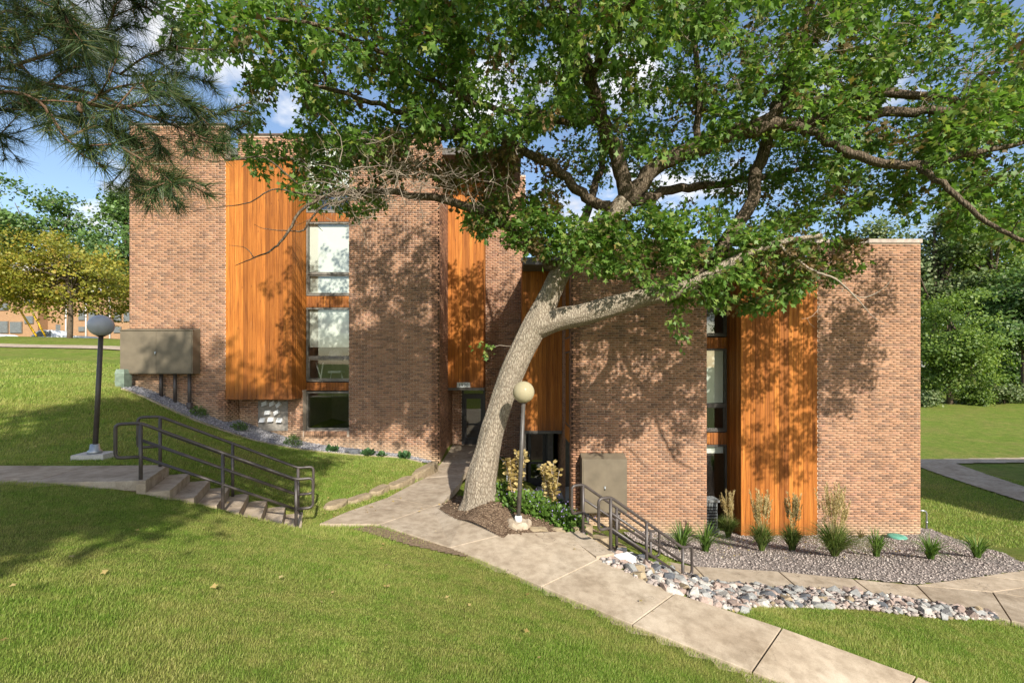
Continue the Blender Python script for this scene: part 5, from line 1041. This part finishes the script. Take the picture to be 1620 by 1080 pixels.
for c, r_, n in (((-.8, 6.6, 7.9), (4.2, 3.4, 1.6), 260), ((4.5, 6.8, 7.9), (4.2, 3.4, 1.6), 250), ((10.4, 8.0, 4.6), (2.4, 2.6, 2.2), 190), ((1.5, 5.2, 6.9), (4.5, 1.6, 1.2), 150), ((8.5, 6.6, 6.8), (3.0, 2.2, 1.5), 120), ((11.3, 8.0, 3.3), (.95, 1.5, 1.25), 130), ((-.3, 5.3, 5.5), (2.1, 1.1, .85), 120), ((10.3, 5.8, 2.5), (1.3, 1.3, 1.1), 60)):
    q = unit(RNG.normal(size=(n, 3)))*RNG.uniform(0, 1, (n, 1))**(1/3); cl += list(np.array(c)+q*np.array(r_))
cl = np.array(cl)
# keep the trunk and the open wall in front of it clear
px = CX+F*cl[:, 0]/cl[:, 1]; py = HY-F*cl[:, 2]/cl[:, 1]; keep = ~((py > 425) & (px < 1010)) & ~((py > 385) & (px < 720)) & ~((py > 300) & (px < 440)) & ~((px > 760) & (px < 900) & (py > 395))
keep &= ~((px > 880) & (px < 1010) & (py > 285) & (py < 345) & (cl[:, 1] < 9.0))
cl = cl[keep]
N = np.array(nodes); NRr = np.array(nrad); tw_v = []; tw_f = []; off = 0
N = list(N); NRr = list(NRr); order = np.argsort(np.min(((cl[:, None]-np.array(N)[None, ::3])**2).sum(-1), 1))
cap = len(N)+len(cl)*4+10; NA = np.zeros((cap, 3)); NA[:len(N)] = np.array(N); NRA = np.zeros(cap); NRA[:len(N)] = NRr; cnt = len(N)
tips = []
for k in order:
    c = cl[k]; d2 = ((NA[:cnt]-c)**2).sum(1)+.6*np.maximum(0, NA[:cnt, 2]-c[2]-.3)**2; j = int(np.argmin(d2)); a = NA[j]; L = math.sqrt(((c-a)**2).sum())
    if L < .05: L = .05
    mid1 = a+(c-a)*.33+RNG.normal(size=3)*L*.10+np.array((0, 0, L*.06)); mid2 = a+(c-a)*.68+RNG.normal(size=3)*L*.09+np.array((0, 0, L*.05))
    r0 = min(max(.006+.011*L, .006), max(NRA[j]*.75, .006)); P = smooth_path([a, mid1, mid2, c], 2); rr = np.linspace(r0, .0035, len(P))
    V, Fc = tube(P, rr, 4 if r0 > .012 else 3, False); tw_v.append(V); tw_f += [[f[0]+off, f[1]+off, f[2]+off, f[3]+off] for f in Fc]; off += len(V)
    for q, rq in zip((P[2], P[4], P[-1]), (rr[2], rr[4], rr[-1])): NA[cnt] = q; NRA[cnt] = rq; cnt += 1
    tips.append((c, unit(c-mid2)))
stuff_mesh('twigs', np.concatenate(tw_v)-oak_base, np.array(tw_f), 'bark_dark', oak, kind='stuff')
OL = np.array([(0,0,0),(.30,.26,.03),(.09,.38,.0),(.38,.62,.0),(.11,.68,-.02),(0,1.0,-.09),(-.11,.68,-.02),(-.38,.62,.0),(-.09,.38,.0),(-.30,.26,.03)])
OF = np.array([(0,2,8),(2,3,4),(8,2,4),(8,4,6),(8,6,7),(6,4,5)]); OL[2] = (.14, .34, 0); OL[8] = (-.14, .34, 0)
OL = OL[[0, 2, 3, 4, 5, 6, 7, 8]]; OF = np.array([(0,1,7),(1,2,3),(7,1,3),(7,3,5),(7,5,6),(5,3,4)])
T = np.array([t[0] for t in tips]); TD = np.array([t[1] for t in tips]); per = RNG.integers(20, 38, len(T)); idx = np.repeat(np.arange(len(T)), per); n = len(idx)
brown = (RNG.uniform(size=len(T)) < .07); pT = CX+F*T[:, 0]/T[:, 1]; yT = HY-F*T[:, 2]/T[:, 1]; brown |= (pT > 600) & (pT < 900) & (yT > 215) & (yT < 330) & (RNG.uniform(size=len(T)) < .55)
brown |= (pT > 1190) & (yT > 370) & (yT < 450) & (RNG.uniform(size=len(T)) < .35)
sprd = RNG.uniform(.12, .26, n)[:, None]; u = RNG.normal(size=(n, 3)); pos = T[idx]+unit(u)*sprd*RNG.uniform(.2, 1, (n, 1))-TD[idx]*RNG.uniform(0, .15, (n, 1)); pos[:, 2] -= .03
fw = unit(unit(u)*.9+TD[idx]*.7+np.array((0, 0, -.35))+RNG.normal(size=(n, 3))*.3); nr = unit(np.array((0, 0, 1.))+RNG.normal(size=(n, 3))*.55); sz = RNG.uniform(.08, .155, n)
bm_ = brown[idx]
for nm, msk, mt in (('foliage', ~bm_, 'leaf'), ('dry_foliage', bm_, 'leaf_brown')):
    V, Fc = scatter(OL, OF, pos[msk], fw[msk], nr[msk], sz[msk]); stuff_mesh(nm, V-oak_base, Fc, mt, oak, kind='stuff')
# pale dead twig sprays hanging in the crown
m = MB(); g = np.random.default_rng(5)
for (px_, py_, d_, sx, sy, n_) in ((640,270,7.3,110,45,120),(560,290,7.3,70,35,40),(760,300,8.1,60,35,14),(1130,85,7.4,80,50,26),(1330,60,7.3,110,50,34),(1500,110,7.2,90,50,20),(1300,420,8.0,40,30,8),(540,330,8.1,40,30,8)):
    for _ in range(n_):
        p0 = D(px_+g.normal()*sx*.6, py_+g.normal()*sy*.6, d_+g.normal()*.35); dr = unit(np.array((g.normal()*1.2, g.normal()*.6, g.normal()*.6+.1))); P = [p0]; L = g.uniform(.07, .19)
        for q in range(4): dr = unit(dr+g.normal(size=3)*.35); P.append(P[-1]+dr*L)
        m.tube(P, np.linspace(.0065, .0022, 5), 4, False)
        for b in (1, 2, 3): d2 = unit(dr+g.normal(size=3)*.9); m.tube([P[b], P[b]+d2*L*.8, P[b]+d2*L*1.5+g.normal(size=3)*.04], [.0045, .003, .002], 3, False)
tag(m.build('dead_twigs', 'twig', oak), kind='stuff')
# small sprout on the trunk
c0 = D(770, 552, 8.4); n = 26; V, Fc = scatter(OL, OF, c0+RNG.normal(size=(n, 3))*np.array((.12, .06, .08)), rdir(n), rdir(n)+np.array((0, -.5, 1)), .11); stuff_mesh('sprout', V-oak_base, Fc, 'leaf', oak, kind='stuff')
m = MB(); m.tube([D(808, 548, 8.6), D(790, 546, 8.5), c0], [.006, .005, .003], 4); m.build('sprout_stem', 'twig', oak)

# ------------------------------------------------------------------ the pine at upper left
PB = np.array((-4.1, -1.3, h1(-4.1, -1.3)-.1)); pine = empty('pine_tree', PB, 'long-needled pine reaching in from the upper left corner', 'tree')
m = MB(); Pt = [PB+(0, 0, 0), PB+(.03, .05, 2.5), PB+(0, .1, 5.5), PB+(.05, .05, 8.5), PB+(0, 0, 11.6)]; S = smooth_path(Pt, 5); m.tube(S, np.linspace(.26, .06, len(S)), 14); m.build('trunk', 'pinebark', pine)
PL = [ [(-260,150),(-40,120),(60,92),(115,78),(190,118),(262,118),(330,130)], [(-240,20),(-30,50),(60,130),(140,165),(195,235),(212,285)], [(-240,150),(-20,145),(60,160),(105,220),(140,234)],
 [(60,130),(150,150),(230,182),(290,205),(345,238)], [(-200,-80),(0,-30),(108,0),(116,60),(90,95)], [(140,165),(200,170),(260,150),(300,165)], [(-160,-120),(40,-60),(150,-30),(220,10)], [(105,80),(160,60),(200,40)],
 [(-100,60),(0,80),(40,60),(80,40)], [(-60,180),(0,175),(45,165)], [(-60,190),(-20,205),(5,215)], [(195,235),(240,262),(275,285)], [(190,118),(230,90),(275,75)], [(60,92),(40,40),(20,0)], [(105,220),(150,200),(190,210),(222,228)], [(200,190),(245,215),(250,240)], [(290,205),(320,190),(360,175)],
 [(0,100),(-10,30),(10,-30)], [(160,60),(180,20),(190,-30)], [(-80,110),(10,125),(80,140),(150,135)], [(-80,20),(20,20),(90,30),(150,60)], [(20,160),(80,180),(130,190)], [(60,20),(110,45),(170,90)], [(140,165),(180,140),(240,130)], [(212,285),(235,290),(262,296)], [(230,182),(270,190),(330,205),(372,205)],
 [(-90,-30),(30,-10),(100,20)], [(-40,130),(50,140),(110,110)]]
pt = []; g = np.random.default_rng(21)
def pbranch(P, rad): b = MB(); b.tube(P, rad, 7); b.build('branch', 'pinebark', pine)
for i, L in enumerate(PL):
    d0 = 2.95+.55*math.sin(i*2.1); P = smooth_path([D(x, y, d0+.10*k*math.cos(i*1.3)) for k, (x, y) in enumerate(L)], 5); n = len(P); r0 = .013 if i < 6 else .007
    pbranch(P, np.linspace(r0, .0035, n)); st_ = int(n*(.22 if i not in (1, 2, 4) else .3))
    for k in range(st_, n): pt.append((P[k], unit(P[min(k+1, n-1)]-P[k-1]), .5 if k < n-3 else .9))
    pt.append((P[-1], unit(P[-1]-P[-3]), 1.6))
    for _ in range(9 if i < 9 else 5):
        k = int(g.integers(st_, n)); dr = unit(unit(P[min(k+1, n-1)]-P[k-1])+g.normal(size=3)*np.array((.7, .5, .5))-np.array((0, 0, .1))); q = P[k]+dr*g.uniform(.10, .26); pbranch([P[k], (P[k]+q)/2+g.normal(size=3)*.012, q], [.0045, .004, .003])
        pt.append((q, dr, 1.2)); pt.append(((P[k]+q)/2, dr, .7))
for i in range(62):                                   # the crown above and behind the camera
    z = g.uniform(4.0, 11.0); a = g.uniform(0, 6.28); L = (12.5-z)*.30+.7; p0 = PB+(0, 0, z); p1 = p0+np.array((math.cos(a)*L, math.sin(a)*L, .25)); pbranch(smooth_path([p0, (p0+p1)/2+(0, 0, -.1), p1], 4), np.linspace(.04, .008, 9))
    for t_ in np.linspace(.3, 1, 10):
        for _ in range(3): q = p0+(p1-p0)*t_+g.normal(size=3)*.24; pt.append((q, unit(p1-p0+g.normal(size=3)*.8), .62))
for i in (0, 1, 2, 4, 6):
    p1 = D(*PL[i][0], 2.95+.55*math.sin(i*2.1)); q0 = PB+(0, 0, p1[2]-PB[2]-.3); pbranch(smooth_path([q0, (q0+p1)/2+(0, 0, .05), p1], 4), np.linspace(.035, .013, 9))
PP = np.array([p for p, _, _ in pt]); PD = np.array([d for _, d, _ in pt]); PW = np.array([w_ for _, _, w_ in pt]); cnt_ = (np.where(PP[:, 1] > 1.2, 46, 60)*PW).astype(int); idx = np.repeat(np.arange(len(PP)), cnt_); n = len(idx)
ax = PD[idx]; rd = RNG.normal(size=(n, 3)); rd = unit(rd-ax*(rd*ax).sum(1)[:, None]); fw = unit(ax*RNG.uniform(.2, 1.4, (n, 1))+rd*1.0+np.array((0, 0, -.15))); pos = PP[idx]+ax*RNG.uniform(-.05, .02, (n, 1))
NTm = np.array([(-.5,0,0),(.5,0,0),(0,1,.04)]); V, Fc = scatter(NTm, np.array([(0,1,2)]), pos, fw, rdir(n), RNG.uniform(.10, .165, n), np.where(pos[:, 1] < 1.2, .0075, .0038)); stuff_mesh('needles', V-PB, Fc, 'needle', pine, kind='stuff')
for i in (0, 3, 5, 12): c = pt[i*9][0]; k = MB(); k.lathe(c+np.array((0, 0, -.03)), [(.004, -.022), (.014, -.012), (.016, .006), (.009, .024), (.002, .03)], 10); k.build('cone', 'pinebark', pine)

# ------------------------------------------------------------------ background trees
KITE = np.array([(0,0,0),(.42,.45,.04),(0,1,-.06),(-.42,.45,.04)]); KF = np.array([(0,1,2,3)])
def bg_tree(x, y, z0, hgt, rad, mat, label, n=6000, leaf=.3, trunk_h=.3, group='background trees', seed=0, lobes=16, clump=.9, name='tree', squash=1.0, lean=0, cat='tree', ncl=150):
    g = np.random.default_rng(seed); base = np.array((x, y, z0)); root = empty(name, base, label, cat, group); ch = hgt*(1-trunk_h)
    m = MB(); top = base+(lean, 0, hgt*.8); S = smooth_path([base-(0, 0, .3), base+(lean*.2, .1, hgt*.3), base+(lean*.6, -.1, hgt*.55), top], 4); r0 = .018*hgt+.05; m.tube(S, np.linspace(r0, r0*.25, len(S)), 9); cen = base+(lean*.7, 0, hgt*trunk_h+ch*.5)
    lob = []
    for i in range(lobes):
        dv = unit(g.normal(size=3)); lc = cen+dv*np.array((rad, rad, ch*.5*squash))*g.uniform(.35, .8); lr = rad*g.uniform(.28, .46); lob.append((lc, lr))
        st_ = S[int(len(S)*g.uniform(.35, .85))]; m.tube(smooth_path([st_, (st_+lc)/2+(0, 0, .2), lc], 3), np.linspace(r0*.4, r0*.08, 7), 5)
    m.build('trunk', 'bark_dark', root)
    li = g.integers(0, lobes, ncl); lc = np.array([l[0] for l in lob])[li]; lr = np.array([l[1] for l in lob])[li]; dv = unit(g.normal(size=(ncl, 3))); dv[:, 2] = dv[:, 2]*.8+.12
    cc_ = lc+dv*(lr*g.uniform(.55, 1.08, ncl))[:, None]; ci = g.integers(0, ncl, n); dl = g.normal(size=(n, 3))*clump*np.array((.55, .55, .30)); pos = cc_[ci]+dl
    out = unit(pos-cen); nr = unit(out*.6+np.array((0, -.2, .9))+g.normal(size=(n, 3))*.55); fw = unit(g.normal(size=(n, 3))+out*.4+np.array((0, 0, -.4)))
    V, Fc = scatter(KITE, KF, pos, fw, nr, leaf*g.uniform(.6, 1.25, n)); stuff_mesh('crown', V-base, Fc, mat, root); return root
def tree_px(pxc, base_py, top_py, d, wpx, mat, label, **k):
    x = xp(pxc, d); z0 = h1(x, d); zt = zp(top_py, d); bg_tree(x, d, z0, zt-z0, wpx/2*d/F, mat, label, **k)
tree_px(110, 530, 370, 36, 270, 'leaf_yellow', 'yellow-green locust tree in front of the distant block', n=20000, leaf=.21, trunk_h=.14, seed=1, lobes=30, clump=.75, squash=.85, ncl=420)
tree_px(-30, 530, 395, 38, 150, 'leaf_yellow', 'yellow-green tree cut by the left edge of the picture', n=7000, leaf=.24, trunk_h=.3, seed=2, clump=.8, ncl=170)
tree_px(85, 530, 290, 70, 170, 'leaf_dark', 'tall dark green tree rising behind the distant block', n=13000, leaf=.5, trunk_h=.2, seed=3, lobes=22, clump=1.5, group='trees behind the distant block', ncl=220)
tree_px(200, 530, 278, 66, 110, 'leaf_dark', 'tall dark green tree touching the left edge of the building', n=9000, leaf=.5, trunk_h=.2, seed=4, clump=1.5, group='trees behind the distant block', ncl=170)
tree_px(0, 530, 325, 72, 130, 'leaf_dark', 'dark green tree at the left edge under the cloud', n=9000, leaf=.5, trunk_h=.2, seed=5, clump=1.5, group='trees behind the distant block', ncl=170)
tree_px(-130, 530, 330, 72, 150, 'leaf_dark', 'dark green tree just outside the left edge', n=5000, leaf=.6, trunk_h=.2, seed=6, clump=1.6, group='trees behind the distant block')
W = 'trees of the wood at right'
tree_px(1503, 632, 452, 42, 150, 'leaf_mid', 'bushy bright green maple at the edge of the right lawn', n=17000, leaf=.23, trunk_h=.02, seed=10, lobes=26, clump=.75, group=W, ncl=380)
tree_px(1478, 630, 300, 52, 120, 'leaf_grey', 'tall grey-green tree rising behind the right corner of the building', n=12000, leaf=.36, trunk_h=.25, seed=11, lobes=20, clump=1.2, group=W, ncl=230)
tree_px(1568, 630, 330, 50, 120, 'leaf_mid', 'tall mid-green tree behind the bushy maple', n=12000, leaf=.34, trunk_h=.2, seed=12, lobes=20, clump=1.1, group=W, ncl=230)
tree_px(1622, 632, 420, 44, 120, 'leaf_dark', 'dark spreading tree at the right edge above the lawn', n=12000, leaf=.32, trunk_h=.22, seed=13, lobes=20, clump=1.0, group=W, ncl=230)
tree_px(1590, 632, 500, 47, 90, 'leaf_dark', 'low dark tree in the gap right of the bushy maple', n=8000, leaf=.3, trunk_h=.05, seed=14, clump=1.0, group=W, ncl=170)
tree_px(1700, 632, 360, 46, 160, 'leaf_dark', 'tall dark tree just past the right edge', n=8000, leaf=.4, trunk_h=.15, seed=15, clump=1.2, group=W)
tree_px(1380, 640, 310, 58, 150, 'leaf_grey', 'grey-green tree showing over the roof of the right wing', n=11000, leaf=.42, trunk_h=.2, seed=16, lobes=20, clump=1.3, group=W, ncl=200)
tree_px(1270, 640, 345, 60, 130, 'leaf_dark', 'dark tree over the roof behind the low oak foliage', n=7000, leaf=.45, trunk_h=.2, seed=17, clump=1.3, group=W)
tree_px(1640, 632, 300, 60, 170, 'leaf_mid', 'tallest mid-green tree at the back of the right wood', n=9000, leaf=.45, trunk_h=.2, seed=18, clump=1.4, group=W)
tree_px(1535, 632, 290, 64, 150, 'leaf_grey', 'pale grey-green tree at the back behind the tall mid-green one', n=9000, leaf=.45, trunk_h=.2, seed=19, clump=1.4, group=W)
for i, (pxx, top, wd_, lb) in enumerate(((1466, 622, 40, 'low tawny shrub at the wood edge beside the building corner'), (1545, 618, 60, 'low green shrub under the bushy maple'), (1590, 612, 60, 'low hedge shrub in the middle of the wood edge'), (1630, 610, 70, 'low hedge shrub at the right edge of the picture'))):
    tree_px(pxx, 632, top, 41.5, wd_, 'leaf_grey' if i != 1 else 'leaf_mid', lb, n=2600, leaf=.2, trunk_h=.0, seed=30+i, lobes=10, clump=.5, group='shrubs along the wood edge', name='shrub', cat='shrub', ncl=60)

# ------------------------------------------------------------------ grass blades
FORB = [np.array([p[:2] for p in s]) for s in ALLSLABS]+[np.array(p)[:, :2] for p in (bed_left, bed_right, bed_tree, grow(rock_band, -.08), stair_l, stair_r, lawn_path, cross_path)]
DIRT = np.array(bed_dirt)
def in_view(X, Y, Z, mpx=60):
    px = CX+F*X/np.maximum(Y, .1); py = HY-F*Z/np.maximum(Y, .1); return (Y > .6) & (px > -mpx) & (px < 1620+mpx) & (py < 1080+mpx*2) & (py > 0)
GV = []; GF = []; off = 0
def grass(x0, x1, y0, y1, dens, hgt, wid, cond=None, one=False):
    global off
    n = int((x1-x0)*(y1-y0)*dens); X = RNG.uniform(x0, x1, n); Y = RNG.uniform(y0, y1, n); k = np.ones(n, bool)
    for p in FORB: k &= ~in_poly(X, Y, p)
    k &= ~((Y > 12.9) & (X > 1.6) & (X < 11.8)) & ~((Y > 14.3) & (X > -12.2) & (X < 12)) & ~((Y > 13.6) & (X > -2.5) & (X < 2))
    if cond is not None: k &= cond(X, Y)
    dd = in_poly(X, Y, DIRT); k &= ~(dd & (RNG.uniform(size=n) < .62)); X = X[k]; Y = Y[k]; X = X+RNG.normal(0, .016, len(X)); Y = Y+RNG.normal(0, .016, len(Y)); Z = H(X, Y); v = in_view(X, Y, Z); X, Y, Z = X[v], Y[v], Z[v]; n = len(X)
    pat = .75+.5*np.clip(.5+.35*np.sin(X*1.7+np.sin(Y*2.1))+.3*np.sin(Y*2.9+X*.7), 0, 1); L = hgt*RNG.uniform(.55, 1.25, n)*pat; a = RNG.uniform(0, 6.28, n); b = RNG.normal(.3, .9, n); ln = RNG.uniform(.15, .85, n)*L
    cx_, sx_ = np.cos(a)*wid*.5, np.sin(a)*wid*.5; lx, ly = np.cos(b)*ln, np.sin(b)*ln
    V = np.empty((n, 5, 3)); V[:, 0] = np.stack([X-cx_, Y-sx_, Z-.01], 1); V[:, 1] = np.stack([X+cx_, Y+sx_, Z-.01], 1); V[:, 2] = np.stack([X+cx_*.8+lx*.35, Y+sx_*.8+ly*.35, Z+L*.6], 1); V[:, 3] = np.stack([X-cx_*.8+lx*.35, Y-sx_*.8+ly*.35, Z+L*.6], 1); V[:, 4] = np.stack([X+lx, Y+ly, Z+L*.95], 1)
    if one: V = V[:, [0, 1, 4]]; GV.append(V.reshape(-1, 3)); GF.append(np.arange(n*3).reshape(-1, 3)+off); off += n*3; return
    GV.append(V.reshape(-1, 3)); GF.append((np.array([(0,1,2),(0,2,3),(3,2,4)])[None]+(np.arange(n)*5)[:, None, None]).reshape(-1, 3)+off); off += n*5
grass(-5.2, 3.6, 1.6, 4.4, 10500, .021, .0027)
grass(-9.6, 4.2, 4.4, 8.4, 6500, .027, .0046, one=True)
grass(-14, 0, 7.2, 15, 1500, .055, .010, one=True)
grass(2.4, 10.5, 3.8, 9.2, 4200, .04, .006, one=True)
grass(11, 22, 11.5, 22, 500, .07, .016, one=True)
grass(-26, -11.5, 10, 24, 260, .08, .022, one=True)
stuff_mesh('lawn_grass', np.concatenate(GV), np.concatenate(GF), 'grass', kind='stuff', label='mown green lawn grass with dry straw patches')
# fallen leaves
q = np.concatenate([RNG.uniform((-5, 2.8), (4, 8), (60, 2)), RNG.uniform((-4.6, 8.4), (-1.3, 13.6), (620, 2)), RNG.uniform((3.6, 9.6), (9, 12.6), (170, 2)), RNG.uniform((-12, 8.5), (-5, 13), (60, 2))])
pe = CX+F*q[:, 0]/q[:, 1]; ed = np.array([(500, 812), (560, 792), (660, 752), (700, 742), (700, 760), (640, 776), (600, 800), (530, 822)]); zq = H(q[:, 0], q[:, 1]); pyq = HY-F*zq/q[:, 1]
k = in_poly(pe, pyq, ed) | (q[:, 1] < 8.2) | (q[:, 0] > 3) | (q[:, 0] < -5) | (RNG.uniform(size=len(q)) < .12); q = q[k]; zq = zq[k]; n = len(q)
V, Fc = scatter(OL, OF, np.stack([q[:, 0], q[:, 1], zq+.05], 1), unit(RNG.normal(size=(n, 3))*np.array((1, 1, .25))), unit(np.array((0, 0, 1))+RNG.normal(size=(n, 3))*.4), RNG.uniform(.035, .075, n)); stuff_mesh('fallen_leaves', V, Fc, 'dryleaf', kind='stuff', label='scattered dry fallen leaves')
tree_px(1452, 632, 420, 62, 110, 'leaf_dark', 'dark tree low behind the right corner of the building', n=7000, leaf=.42, trunk_h=.05, seed=40, clump=1.2, group=W, ncl=150)
bg_tree(-1.9, -5.8, h1(-1.9, -5.8), 16.0, 3.6, 'leaf_mid', 'leafy tree behind the camera that dapples the left lawn', n=17000, leaf=.22, trunk_h=.34, seed=77, lobes=34, clump=.5, group='trees around the camera', ncl=480)
